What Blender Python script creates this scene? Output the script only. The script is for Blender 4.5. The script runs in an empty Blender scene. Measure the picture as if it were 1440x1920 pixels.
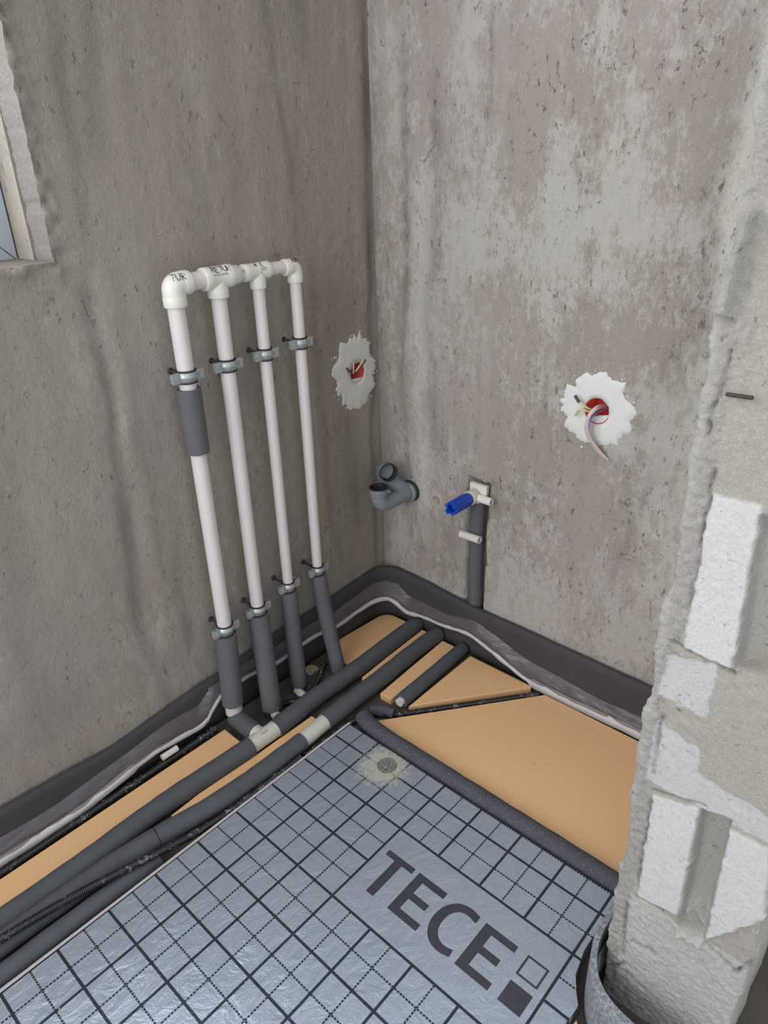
import bpy, bmesh, math, random
from mathutils import Vector, Matrix, noise
random.seed(4)
PI = math.pi

# ------------------------------------------------------------------ camera, world, light, exposure
scn = bpy.context.scene
col = scn.collection
cam_d = bpy.data.cameras.new('camera'); cam = bpy.data.objects.new('camera', cam_d); col.objects.link(cam)
cam_d.sensor_fit = 'VERTICAL'; cam_d.sensor_height = 24.0
cam_d.lens = 1337.56 / 1920 * 24.0
cam_d.clip_start = 0.02
_r = (0.7425925, 0.6692391, -0.0259897); _d = (0.2817581, -0.3473744, -0.8943956); _f = (-0.6075926, 0.6568486, -0.4465211)
CAM = Vector((1.29652, -1.39611, 1.29910))
cam.matrix_world = Matrix(((_r[0], -_d[0], -_f[0], CAM.x), (_r[1], -_d[1], -_f[1], CAM.y), (_r[2], -_d[2], -_f[2], CAM.z), (0, 0, 0, 1)))
scn.camera = cam

world = bpy.data.worlds.new('world'); scn.world = world; world.use_nodes = True
wb = world.node_tree.nodes['Background']
wb.inputs[0].default_value = (0.86, 0.92, 1.0, 1); wb.inputs[1].default_value = 0.80

def area(name, loc, size, size_y, power, target, color):
    l = bpy.data.lights.new(name, 'AREA'); l.shape = 'RECTANGLE'; l.size = size; l.size_y = size_y
    l.energy = power; l.color = color
    o = bpy.data.objects.new(name, l); col.objects.link(o); o.location = loc
    o.rotation_euler = (Vector(target) - Vector(loc)).to_track_quat('-Z', 'Z').to_euler()
    return o
# daylight entering through the window opening in the left wall
area('window_daylight', (-0.192, -1.52, 1.78), 1.05, 1.05, 14, (2.0, -1.30, 1.3), (0.92, 0.96, 1.0))
# daylight arriving through the doorway side of the flat
area('doorway_daylight', (0.75, -3.6, 1.9), 1.6, 1.6, 30, (0.75, 0.0, 0.8), (1.0, 0.985, 0.97))

vs = scn.view_settings
vs.view_transform = 'Standard'; vs.look = 'None'; vs.gamma = 1.0; vs.exposure = 0.60; vs.use_curve_mapping = False

# ------------------------------------------------------------------ tagging helpers
def tag(o, label=None, cat=None, group=None, kind=None):
    if label: o['label'] = label
    if cat: o['category'] = cat
    if group: o['group'] = group
    if kind: o['kind'] = kind
    return o
def empty(name, loc=(0, 0, 0)):
    o = bpy.data.objects.new(name, None); col.objects.link(o); o.location = loc; o.empty_display_size = 0.03
    return o
def thing(name, label, cat, loc=(0, 0, 0), group=None):
    return tag(empty(name, loc), label, cat, group)

class MB:
    """collects shapes given in world coordinates and links them as one mesh"""
    def __init__(s): s.v = []; s.f = []; s.flat = set(); s.vc = None
    def add(s, vs_, fs_, flat=False):
        b = len(s.v); s.v += [tuple(v) for v in vs_]
        for f in fs_:
            if flat: s.flat.add(len(s.f))
            s.f.append(tuple(i + b for i in f))
    def box(s, c, size, rot=None):
        hx, hy, hz = [q / 2 for q in size]; c = Vector(c)
        vs_ = [Vector((x, y, z)) for x in (-hx, hx) for y in (-hy, hy) for z in (-hz, hz)]
        if rot is not None: vs_ = [rot @ v for v in vs_]
        s.add([v + c for v in vs_], [(0, 1, 3, 2), (4, 6, 7, 5), (0, 4, 5, 1), (2, 3, 7, 6), (0, 2, 6, 4), (1, 5, 7, 3)], True)
    def tube(s, pts, r, n=24, cap=True, inner=None, samples=None, oval=1.0):
        """sweep a round section along pts; r a number or a list; inner = wall radius for an open end"""
        P = [Vector(p) for p in pts]
        m = len(P); R = [r] * m if not hasattr(r, '__len__') else list(r)
        T = []
        for i in range(m):
            a = P[max(i - 1, 0)]; b = P[min(i + 1, m - 1)]
            t = (b - a)
            T.append(t.normalized() if t.length > 1e-9 else (T[-1] if T else Vector((0, 0, 1))))
        u = T[0].orthogonal().normalized()
        vs_ = []; 
        for i in range(m):
            u = (u - T[i] * u.dot(T[i])).normalized(); w = T[i].cross(u)
            for k in range(n):
                a = 2 * PI * k / n
                q = u * math.cos(a) * R[i] + w * math.sin(a) * R[i]
                if oval != 1.0: q.z *= oval
                vs_.append(P[i] + q)
        fs_ = [(i * n + k, i * n + (k + 1) % n, (i + 1) * n + (k + 1) % n, (i + 1) * n + k) for i in range(m - 1) for k in range(n)]
        s.add(vs_, fs_)
        if cap:
            for i, o in ((0, -1), (m - 1, 1)):
                ring = [vs_[i * n + k] for k in range(n)]
                if inner and inner < R[i]:
                    c = P[i]; ri = [c + (q - c) * (inner / R[i]) for q in ring]
                    dp = [q - T[i] * o * 0.02 for q in ri]
                    allv = ring + ri + dp
                    f2 = []
                    for k in range(n):
                        k2 = (k + 1) % n
                        a = (k, k2, n + k2, n + k); b = (n + k, n + k2, 2 * n + k2, 2 * n + k)
                        if o > 0: a = a; b = b
                        else: a = a[::-1]; b = b[::-1]
                        f2 += [a, b]
                    f2.append(tuple(range(2 * n, 3 * n)) if o > 0 else tuple(reversed(range(2 * n, 3 * n))))
                    s.add(allv, f2, True)
                else:
                    s.add(ring, [tuple(range(n)) if o > 0 else tuple(reversed(range(n)))], True)
    def prism(s, poly, z0, z1, bev=0.0):
        n = len(poly)
        # orientation
        A = sum(poly[i][0] * poly[(i + 1) % n][1] - poly[(i + 1) % n][0] * poly[i][1] for i in range(n))
        if A < 0: poly = poly[::-1]
        vs_ = [(x, y, z0) for x, y in poly]
        if bev:
            ins = inset(poly, bev)
            vs_ += [(x, y, z1 - bev) for x, y in poly] + [(x, y, z1) for x, y in ins]; L = 3
        else:
            vs_ += [(x, y, z1) for x, y in poly]; L = 2
        fs_ = [tuple(reversed(range(n)))]
        for l in range(L - 1):
            fs_ += [(l * n + k, l * n + (k + 1) % n, (l + 1) * n + (k + 1) % n, (l + 1) * n + k) for k in range(n)]
        fs_.append(tuple(range((L - 1) * n, L * n)))
        s.add(vs_, fs_, True)
    def build(s, name, m, parent=None, cols=None):
        me = bpy.data.meshes.new(name)
        org = Vector((0, 0, 0))
        if parent is not None:
            q = parent
            while q is not None: org += q.location; q = q.parent
        me.from_pydata([(v[0] - org.x, v[1] - org.y, v[2] - org.z) for v in s.v], [], s.f)
        me.polygons.foreach_set('use_smooth', [i not in s.flat for i in range(len(me.polygons))])
        if cols is not None:
            at = me.color_attributes.new('tone', 'FLOAT_COLOR', 'POINT')
            flat = []
            for c in cols: flat += [c[0], c[1], c[2], 1.0]
            at.data.foreach_set('color', flat)
        me.materials.append(m); me.update()
        o = bpy.data.objects.new(name, me); col.objects.link(o)
        if parent is not None: o.parent = parent
        return o
def inset(poly, d):
    n = len(poly); out = []
    for i in range(n):
        a = Vector(poly[i - 1]); b = Vector(poly[i]); c = Vector(poly[(i + 1) % n])
        e1 = (b - a).normalized(); e2 = (c - b).normalized()
        n1 = Vector((-e1.y, e1.x)); n2 = Vector((-e2.y, e2.x))
        k = (n1 + n2); k = k.normalized() if k.length > 1e-6 else n1
        s_ = d / max(0.4, k.dot(n1)); out.append((b.x + k.x * s_, b.y + k.y * s_))
    return out
def smooth(pts, step=0.01):
    """Catmull-Rom through pts, resampled evenly"""
    P = [Vector(p) for p in pts]
    if len(P) < 3:
        n = max(2, int((P[-1] - P[0]).length / step)); return [P[0].lerp(P[-1], i / n) for i in range(n + 1)]
    Q = [P[0] * 2 - P[1]] + P + [P[-1] * 2 - P[-2]]; out = []
    for i in range(1, len(Q) - 2):
        a, b, c, d = Q[i - 1], Q[i], Q[i + 1], Q[i + 2]; n = max(2, int((c - b).length / step))
        for k in range(n):
            t = k / n
            out.append(0.5 * ((2 * b) + (c - a) * t + (2 * a - 5 * b + 4 * c - d) * t * t + (3 * b - a - 3 * c + d) * t ** 3))
    out.append(P[-1]); return out
def resample(pts, step):
    P = [Vector(p) for p in pts]; out = [P[0]]; acc = 0.0
    for a, b in zip(P, P[1:]):
        L = (b - a).length
        if L < 1e-9: continue
        t = step - acc
        while t <= L: out.append(a.lerp(b, t / L)); t += step
        acc = L - (t - step)
    return out
def hn(x, y, z, o=4): return noise.fractal(Vector((x, y, z)), 0.9, 2.0, o)
def n1(x, y=0.0, z=0.0): return noise.noise(Vector((x, y, z)))
def sst(a, b, x):
    t = min(1, max(0, (x - a) / (b - a))); return t * t * (3 - 2 * t)
def interp(tab, x):
    if x <= tab[0][0]: return tab[0][1]
    for (a, b), (c, d) in zip(tab, tab[1:]):
        if x <= c: return b + (d - b) * (x - a) / (c - a)
    return tab[-1][1]

# ------------------------------------------------------------------ materials
def srgb(r, g, b):
    f = lambda c: (c / 255 / 12.92) if c / 255 <= 0.04045 else ((c / 255 + 0.055) / 1.055) ** 2.4
    return (f(r), f(g), f(b), 1)
class NT:
    def __init__(s, name):
        s.m = bpy.data.materials.new(name); s.m.use_nodes = True; s.t = s.m.node_tree; s.b = s.t.nodes['Principled BSDF']
    def n(s, typ, **kw):
        o = s.t.nodes.new(typ)
        for k, v in kw.items(): setattr(o, k, v)
        return o
    def l(s, a, b): s.t.links.new(a, b)
    def val(s, sock, v):
        if isinstance(v, (int, float, tuple)): sock.default_value = v
        else: s.l(v, sock)
    def math(s, op, a, b=None, c=None, clamp=False):
        o = s.n('ShaderNodeMath', operation=op); o.use_clamp = clamp
        s.val(o.inputs[0], a)
        if b is not None: s.val(o.inputs[1], b)
        if c is not None: s.val(o.inputs[2], c)
        return o.outputs[0]
    def mix(s, f, a, b, blend='MIX'):
        o = s.n('ShaderNodeMix', data_type='RGBA', blend_type=blend)
        s.val(o.inputs[0], f); s.val(o.inputs[6], a); s.val(o.inputs[7], b); return o.outputs[2]
    def coord(s, scale=(1, 1, 1)):
        tc = s.n('ShaderNodeTexCoord'); mp = s.n('ShaderNodeMapping'); mp.inputs['Scale'].default_value = scale
        s.l(tc.outputs['Object'], mp.inputs[0]); return mp.outputs[0]
    def noise(s, scale, detail=4, rough=0.55, vec=None, dist=0.0):
        o = s.n('ShaderNodeTexNoise'); o.inputs['Scale'].default_value = scale; o.inputs['Detail'].default_value = detail
        o.inputs['Roughness'].default_value = rough; o.inputs['Distortion'].default_value = dist
        s.l(vec if vec is not None else s.coord(), o.inputs['Vector']); return o.outputs['Fac']
    def vor(s, scale, vec=None, feature='F1'):
        o = s.n('ShaderNodeTexVoronoi', feature=feature); o.inputs['Scale'].default_value = scale
        s.l(vec if vec is not None else s.coord(), o.inputs['Vector']); return o.outputs['Distance']
    def ramp(s, f, lo, hi):
        o = s.n('ShaderNodeMapRange'); o.inputs[1].default_value = lo; o.inputs[2].default_value = hi; s.val(o.inputs[0], f)
        return o.outputs[0]
    def bump(s, h, strength, dist=0.002, normal=None):
        o = s.n('ShaderNodeBump'); o.inputs['Strength'].default_value = strength; o.inputs['Distance'].default_value = dist
        s.l(h, o.inputs['Height'])
        if normal is not None: s.l(normal, o.inputs['Normal'])
        return o.outputs[0]
    def out(s, color=None, rough=None, normal=None, **kw):
        if color is not None: s.val(s.b.inputs['Base Color'], color)
        if rough is not None: s.val(s.b.inputs['Roughness'], rough)
        if normal is not None: s.l(normal, s.b.inputs['Normal'])
        for k, v in kw.items(): s.val(s.b.inputs[k.replace('_', ' ')], v)
        return s.m
def simple(name, c, rough=0.6, var=0.08, scale=40, bump=0.0, bscale=300, **kw):
    t = NT(name); f = t.noise(scale, 3)
    k = t.mix(f, tuple(q * (1 - var) for q in c[:3]) + (1,), tuple(min(1, q * (1 + var)) for q in c[:3]) + (1,))
    nm = t.bump(t.noise(bscale, 2), bump, 0.001) if bump else None
    return t.out(k, rough, nm, **kw)

def plaster_wall(name, c_dark, c_mid, c_light, amount):
    t = NT(name)
    v = t.coord((1, 1, 0.55)); vb = t.coord((1, 1, 0.07))
    big = t.noise(2.6, 3, 0.5, v); brush = t.noise(75, 3, 0.6, vb); streak = t.noise(10, 5, 0.65, vb)
    f = t.ramp(t.math('ADD', t.math('MULTIPLY', big, 0.55), t.math('MULTIPLY', streak, 0.45)), 0.38, 0.62)
    c = t.mix(f, c_dark, c_mid)
    pm = t.math('ADD', t.math('MULTIPLY', t.noise(4.2, 12, 0.76, v), 0.70), t.math('MULTIPLY', t.noise(60, 7, 0.8, t.coord((1, 1, 0.5))), 0.30))
    patch = t.ramp(pm, 0.535 - amount, 0.59 - amount)
    pc = t.n('ShaderNodeClamp'); t.l(patch, pc.inputs[0])
    c = t.mix(t.math('MULTIPLY', pc.outputs[0], 0.80), c, c_light)
    hue = t.ramp(t.noise(2.3, 3, 0.5, t.coord((1.3, 1.3, 0.7))), 0.4, 0.6)
    c = t.mix(0.12, c, t.mix(hue, srgb(168, 160, 130), srgb(178, 163, 154)), 'MIX')
    at = t.n('ShaderNodeVertexColor'); at.layer_name = 'tone'
    c = t.mix(1.0, c, at.outputs[0], 'MULTIPLY')
    c = t.mix(t.math('MULTIPLY', t.ramp(brush, 0.35, 0.65), 0.06), c, srgb(120, 110, 102))
    pits = t.ramp(t.noise(75, 8, 0.8, t.coord((1, 1, 0.5))), 0.585 if amount else 0.60, 0.68)
    pcl = t.n('ShaderNodeClamp'); t.l(pits, pcl.inputs[0])
    zc = t.n('ShaderNodeClamp'); t.l(t.ramp(t.noise(5, 6, 0.7), 0.40, 0.62), zc.inputs[0])
    pits = t.math('MULTIPLY', pcl.outputs[0], zc.outputs[0])
    c = t.mix(t.math('MULTIPLY', pits, 0.42), c, srgb(102, 94, 86))
    cr = t.n('ShaderNodeClamp'); t.l(t.ramp(t.noise(150, 5, 0.8), 0.57, 0.68), cr.inputs[0])
    c = t.mix(t.math('MULTIPLY', cr.outputs[0], 0.30), c, srgb(208, 204, 196))
    fine = t.noise(420, 3, 0.7); mid = t.noise(80, 7, 0.72, t.coord((1, 1, 0.8)))
    # hairline shrinkage cracks in places
    ds = t.n('ShaderNodeVectorMath', operation='ADD'); nz = t.n('ShaderNodeTexNoise'); nz.inputs['Scale'].default_value = 10; nz.inputs['Detail'].default_value = 9
    sc = t.n('ShaderNodeVectorMath', operation='SCALE'); sc.inputs['Scale'].default_value = 0.16; t.l(nz.outputs['Color'], sc.inputs[0]); t.l(t.coord(), nz.inputs['Vector'])
    t.l(t.coord((1, 1, 0.7)), ds.inputs[0]); t.l(sc.outputs[0], ds.inputs[1])
    ck = t.vor(7.5, ds.outputs[0], 'DISTANCE_TO_EDGE')
    ckm = t.n('ShaderNodeClamp'); t.l(t.ramp(t.noise(11, 6, 0.75), 0.585, 0.64), ckm.inputs[0])
    ckc = t.n('ShaderNodeClamp'); t.l(t.ramp(ck, 0.011, 0.001), ckc.inputs[0])
    crack = t.math('MULTIPLY', ckc.outputs[0], ckm.outputs[0])
    c = t.mix(t.math('MULTIPLY', crack, 0.4), c, srgb(84, 76, 70))
    pits = t.math('MAXIMUM', pits, crack)
    h = t.math('ADD', t.math('MULTIPLY', fine, 0.3), t.math('SUBTRACT', t.math('ADD', t.math('MULTIPLY', mid, 0.8), t.math('MULTIPLY', brush, 0.15)), t.math('MULTIPLY', pits, 0.65)))
    return t.out(c, 0.92, t.bump(h, 0.85, 0.008))
M = {}
M['wall_l'] = plaster_wall('cement_plaster_left', srgb(146, 137, 127), srgb(163, 154, 144), srgb(172, 166, 155), 0.0)
M['wall_r'] = plaster_wall('cement_plaster_right', srgb(156, 146, 139), srgb(175, 167, 160), srgb(194, 192, 186), 0.050)

t = NT('broken_block_and_mortar')
at = t.n('ShaderNodeVertexColor'); at.layer_name = 'tone'
c = t.mix(t.math('MULTIPLY', t.ramp(t.noise(230, 6, 0.85), 0.38, 0.62), 0.38), at.outputs[0], t.mix(1.0, at.outputs[0], (0.55, 0.53, 0.5, 1), 'MULTIPLY'))
pit = t.ramp(t.noise(85, 7, 0.85), 0.615, 0.67)
pk = t.n('ShaderNodeClamp'); t.l(pit, pk.inputs[0]); pit = pk.outputs[0]
scr = t.n('ShaderNodeClamp'); t.l(t.ramp(t.noise(34, 5, 0.7, t.coord((1.2, 1, 5))), 0.66, 0.72), scr.inputs[0])
c = t.mix(t.math('MULTIPLY', t.math('MAXIMUM', pit, scr.outputs[0]), 0.6), c, srgb(104, 98, 90))
gr = t.n('ShaderNodeClamp'); t.l(t.ramp(t.noise(420, 4, 0.8), 0.56, 0.66), gr.inputs[0])
c = t.mix(t.math('MULTIPLY', gr.outputs[0], 0.45), c, srgb(240, 240, 238))
h = t.math('SUBTRACT', t.math('ADD', t.noise(420, 5, 0.8), t.math('MULTIPLY', t.noise(120, 6, 0.8), 0.7)), pit)
M['jamb'] = t.out(c, 0.93, t.bump(h, 0.85, 0.004))

t = NT('bare_concrete_floor'); c = t.mix(t.noise(14, 6, 0.7), srgb(60, 55, 50), srgb(100, 92, 83))
M['floor'] = t.out(c, 0.9, t.bump(t.noise(120, 5), 0.5, 0.003))

t = NT('orange_insulation_board')
v = t.coord()
vo = t.vor(330, v)
c = t.mix(t.noise(5, 2), srgb(226, 178, 128), srgb(232, 186, 136))
c = t.mix(t.ramp(t.noise(38, 4, 0.7), 0.70, 0.76), c, srgb(196, 145, 98))
M['orange'] = t.out(c, 0.55, t.bump(vo, 0.35, 0.001))

def foam(name, c1, c2, speck=0.0, rough=0.85):
    t = NT(name); c = t.mix(t.noise(22, 4), c1, c2)
    if speck: c = t.mix(t.math('MULTIPLY', t.ramp(t.noise(260, 3, 0.8), 0.60, 0.68), speck), c, srgb(150, 150, 155))
    return t.out(c, rough, t.bump(t.noise(500, 2), 0.25, 0.0008))
M['foam'] = foam('grey_pipe_foam', srgb(86, 85, 89), srgb(97, 95, 99), 0.06)
M['foam_floor'] = foam('charcoal_pipe_foam', srgb(72, 74, 79), srgb(84, 86, 90), 0.08)
M['foam_dusty'] = foam('dusty_pipe_foam', srgb(64, 64, 70), srgb(80, 80, 88), 0.8)
t = NT('perimeter_foam_strip')
c = t.mix(t.ramp(t.noise(2.5, 2), 0.35, 0.65), srgb(60, 59, 61), srgb(76, 68, 68))
M['strip'] = t.out(t.mix(t.noise(30, 4), c, srgb(58, 58, 60)), 0.82, t.bump(t.noise(420, 2), 0.25, 0.0008))
t = NT('jamb_foam_strip')
c = t.mix(t.ramp(t.noise(180, 3, 0.8), 0.45, 0.6), srgb(108, 112, 116), srgb(150, 155, 158))
M['strip_light'] = t.out(c, 0.8, t.bump(t.noise(400, 2), 0.3, 0.0008))

def film(name, tr, c1, c2):
    t = NT(name)
    w = t.noise(40, 4, 0.6, t.coord((0.4, 0.4, 3)), 1.0)
    c = t.mix(w, c1, c2)
    t.out(c, 0.20, t.bump(w, 0.8, 0.004), Specular_IOR_Level=0.7)
    t.b.inputs['Alpha'].default_value = tr
    return t.m
M['film'] = film('clear_film_apron', 0.5, srgb(78, 72, 76), srgb(150, 142, 146))
M['film_white'] = film('pale_film_apron', 0.75, srgb(150, 165, 180), srgb(205, 215, 225))
M['tape'] = simple('white_adhesive_tape', srgb(196, 190, 190), 0.45, 0.07, 60, 0.2, 120)
M['pvc'] = simple('white_plastic_pipe', srgb(212, 205, 200), 0.33, 0.015, 12)
M['fitting'] = simple('white_plastic_fitting', srgb(218, 216, 204), 0.30, 0.01, 12)
M['pvc_mat'] = simple('white_pipe_collar', srgb(200, 196, 184), 0.45, 0.03, 30)
M['ink'] = simple('black_marker_ink', srgb(28, 28, 34), 0.6, 0.02)
M['print'] = simple('grey_pipe_print', srgb(120, 120, 120), 0.6, 0.1, 300)
M['zinc'] = simple('galvanised_steel', srgb(176, 180, 178), 0.36, 0.12, 90, 0.2, 150, Metallic=0.45)
M['rubber'] = simple('black_rubber', srgb(40, 40, 42), 0.7, 0.05)
M['hole'] = simple('rusty_screw_rod', srgb(60, 48, 42), 0.75, 0.2, 120)
M['drain'] = simple('grey_drain_plastic', srgb(126, 131, 138), 0.42, 0.02, 20)
M['seal'] = simple('black_seal_ring', srgb(42, 43, 47), 0.5, 0.03)
M['blue'] = simple('blue_plastic', srgb(18, 66, 176), 0.4, 0.08, 60)
M['red'] = simple('red_box_plastic', srgb(190, 58, 42), 0.5, 0.06, 40)
M['gypsum'] = simple('white_gypsum', srgb(210, 210, 205), 0.9, 0.03, 35, 0.45, 90)
M['gypsum_l'] = simple('pale_gypsum', srgb(205, 202, 194), 0.9, 0.03, 35, 0.45, 90)
M['wire'] = simple('clear_wire_sheath', srgb(200, 180, 170), 0.35, 0.10, 200)
M['wire_y'] = simple('cream_wire', srgb(200, 188, 140), 0.4, 0.05)
M['wire_b'] = simple('lilac_wire', srgb(120, 120, 190), 0.4, 0.05)
M['wire_dark'] = simple('dark_wire', srgb(70, 68, 60), 0.5, 0.05)
M['copper'] = simple('copper_core', srgb(190, 120, 90), 0.4, 0.05, Metallic=0.6)
M['frame'] = simple('grey_window_frame', srgb(168, 176, 184), 0.4, 0.04, 30)
M['rim'] = simple('crumbly_plaster_rim', srgb(172, 162, 150), 0.92, 0.10, 90, 0.6, 110)

t = NT('corrugated_black_conduit')
sp = t.ramp(t.noise(110, 4, 0.8), 0.54, 0.62); sp2 = t.ramp(t.noise(22, 2), 0.46, 0.56)
c = t.mix(t.math('MULTIPLY', t.math('MULTIPLY', sp, sp2), 0.65), srgb(30, 30, 32), srgb(180, 180, 182))
M['conduit'] = t.out(c, 0.42)
t = NT('dusty_washer_disc')
c = t.mix(t.ramp(t.noise(240, 4, 0.8), 0.4, 0.6), srgb(70, 72, 66), srgb(150, 152, 142))
M['washer'] = t.out(c, 0.7, t.bump(t.noise(300, 3), 0.6, 0.002))
M['drywall_dust'] = simple('beige_gypsum_dust', srgb(170, 158, 130), 0.95, 0.1, 80, 0.6, 120)

# printed foil mat: 10 cm solid grid, 5 cm dashed grid, blank lettering panel
PX, PY = 0.600, -0.620
t = NT('printed_foil_mat')
tc = t.n('ShaderNodeTexCoord'); sp = t.n('ShaderNodeSeparateXYZ'); t.l(tc.outputs['Object'], sp.inputs[0])
X = t.math('SUBTRACT', sp.outputs[0], PX); Y = t.math('SUBTRACT', PY, sp.outputs[1])
def near(x, period, off, hw):
    k = t.math('DIVIDE', t.math('SUBTRACT', x, off), period)
    d = t.math('MULTIPLY', t.math('ABSOLUTE', t.math('SUBTRACT', k, t.math('ROUND', k))), period)
    return t.math('LESS_THAN', d, hw)
def dash(x):
    k = t.math('FRACT', t.math('DIVIDE', x, 0.00625)); return t.math('GREATER_THAN', k, 0.24)
solid = t.math('MAXIMUM', near(X, 0.1, 0.0, 0.0026), near(Y, 0.1, 0.0, 0.0026))
dsh = t.math('MAXIMUM', t.math('MULTIPLY', near(X, 0.1, 0.05, 0.0017), dash(Y)), t.math('MULTIPLY', near(Y, 0.1, 0.05, 0.0017), dash(X)))
pan = t.math('MULTIPLY', t.math('MULTIPLY', t.math('GREATER_THAN', X, 0.0025), t.math('LESS_THAN', X, 0.3975)),
             t.math('MULTIPLY', t.math('GREATER_THAN', Y, 0.0025), t.math('LESS_THAN', Y, 0.1975)))
line = t.math('MULTIPLY', t.math('MAXIMUM', solid, dsh), t.math('SUBTRACT', 1.0, pan))
# gypsum dust spilled round the fixing disc
dx = t.math('SUBTRACT', sp.outputs[0], 0.458); dy = t.math('SUBTRACT', sp.outputs[1], -0.515)
ang = t.n('ShaderNodeMath', operation='ARCTAN2'); t.l(dy, ang.inputs[0]); t.l(dx, ang.inputs[1])
rad = t.math('SQRT', t.math('ADD', t.math('MULTIPLY', dx, dx), t.math('MULTIPLY', dy, dy)))
rad = t.math('ADD', rad, t.math('MULTIPLY', t.math('SUBTRACT', t.noise(130, 6, 0.9), 0.5), 0.22))
dust = t.ramp(rad, 0.064, 0.038)
dustc = t.n('ShaderNodeClamp'); t.l(dust, dustc.inputs[0]); dust = dustc.outputs[0]
foil = t.mix(t.noise(9, 4, 0.6), srgb(178, 190, 206), srgb(192, 201, 215))
weave = t.noise(260, 2, 0.5, t.coord((1, 0.12, 1)))
foil = t.mix(t.math('MULTIPLY', weave, 0.18), foil, srgb(120, 130, 142))
c = t.mix(t.math('MULTIPLY', line, 0.92), foil, srgb(26, 34, 52))
spk = t.ramp(t.noise(150, 2, 0.5), 0.745, 0.77)
c = t.mix(spk, c, srgb(215, 215, 212))
c = t.mix(t.math('MULTIPLY', dust, 0.85), c, srgb(202, 198, 178))
wr = t.noise(26, 5, 0.6, t.coord((1, 0.55, 1)), 1.6)
hgt = t.math('ADD', t.math('MULTIPLY', wr, 1.0), t.math('MULTIPLY', t.noise(330, 2), 0.12))
rg = t.math('ADD', 0.34, t.math('MULTIPLY', dust, 0.5))
M['mat'] = t.out(c, rg, t.bump(hgt, 0.42, 0.005), Metallic=0.68)
t = NT('mat_print_ink')
c = t.mix(t.math('MULTIPLY', t.noise(60, 4, 0.7, t.coord((0.3, 2, 1))), 0.5), srgb(40, 40, 48), srgb(86, 86, 98))
M['matink'] = t.out(c, 0.42)

# ------------------------------------------------------------------ structure: floor
b = MB(); b.box((0.55, -1.15, -0.05), (1.9, 2.9, 0.1)); fl = b.build('floor', M['floor']); tag(fl, kind='structure')

# ------------------------------------------------------------------ structure: walls as worked plaster surfaces
def frange(a, b_, s): 
    n = max(1, int(round((b_ - a) / s))); return [a + (b_ - a) * i / n for i in range(n + 1)]
def wall_height(u, z, seed):
    h = 0.004 * hn(u * 1.6 + seed, z * 0.5, seed, 3) + 0.0018 * hn(u * 9 + seed, z * 2.2, 3.1, 3) + 0.0010 * hn(u * 34, z * 22, seed, 3)
    return h
# trowel marks and damp stains that belong to the plaster: (u, width, strength, z0, z1, wobble)
# each: polyline of (u, z), width, strength (negative darker), relief in metres
L_MARKS = [([(-.774, .12), (-.781, .234), (-.803, .368), (-.788, .604), (-.769, .835), (-.772, .953), (-.771, 1.1)], .016, -.17, -.0035), ([(-.748, .3), (-.745, .6), (-.735, .9), (-.735, 1.1)], .020, .08, .003),
  ([(-.748, 1.179), (-.739, 1.282), (-.739, 1.423), (-.722, 1.54)], .014, -.12, -.002), ([(-.695, 1.30), (-.681, 1.449), (-.667, 1.54), (-.66, 2.4)], .022, -.08, -.001),
  ([(-.255, 1.111), (-.258, 1.296), (-.278, 1.443), (-.293, 1.576), (-.3, 2.4)], .011, -.12, -.002), ([(-.26, .4), (-.25, .9), (-.24, 1.1)], .03, .06, .001),
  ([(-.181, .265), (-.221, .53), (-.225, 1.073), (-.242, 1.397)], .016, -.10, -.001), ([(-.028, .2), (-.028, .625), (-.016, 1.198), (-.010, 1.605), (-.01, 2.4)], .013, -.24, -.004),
  ([(-.111, .322), (-.111, .492), (-.120, .681)], .018, -.12, -.002), ([(-.686, .271), (-.694, .353), (-.690, .495)], .014, -.14, -.002), ([(-.216, 1.475), (-.204, 1.586), (-.2, 2.2)], .03, -.12, 0),
  ([(-.06, .5), (-.05, 1.0), (-.05, 2.0)], .02, .05, .002), ([(-.50, .2), (-.48, .7), (-.50, 1.3)], .02, -.05, -.001), ([(-.36, .5), (-.35, 1.2), (-.37, 2.0)], .03, .05, .001), ([(-1.05, .2), (-1.0, .8), (-1.0, 1.1)], .03, -.06, -.002),
  ([(-.62, .25), (-.56, .30), (-.52, .25)], .03, -.10, -.001), ([(-1.2, .28), (-1.05, .33), (-.9, .27)], .05, -.07, -.001)]
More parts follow.
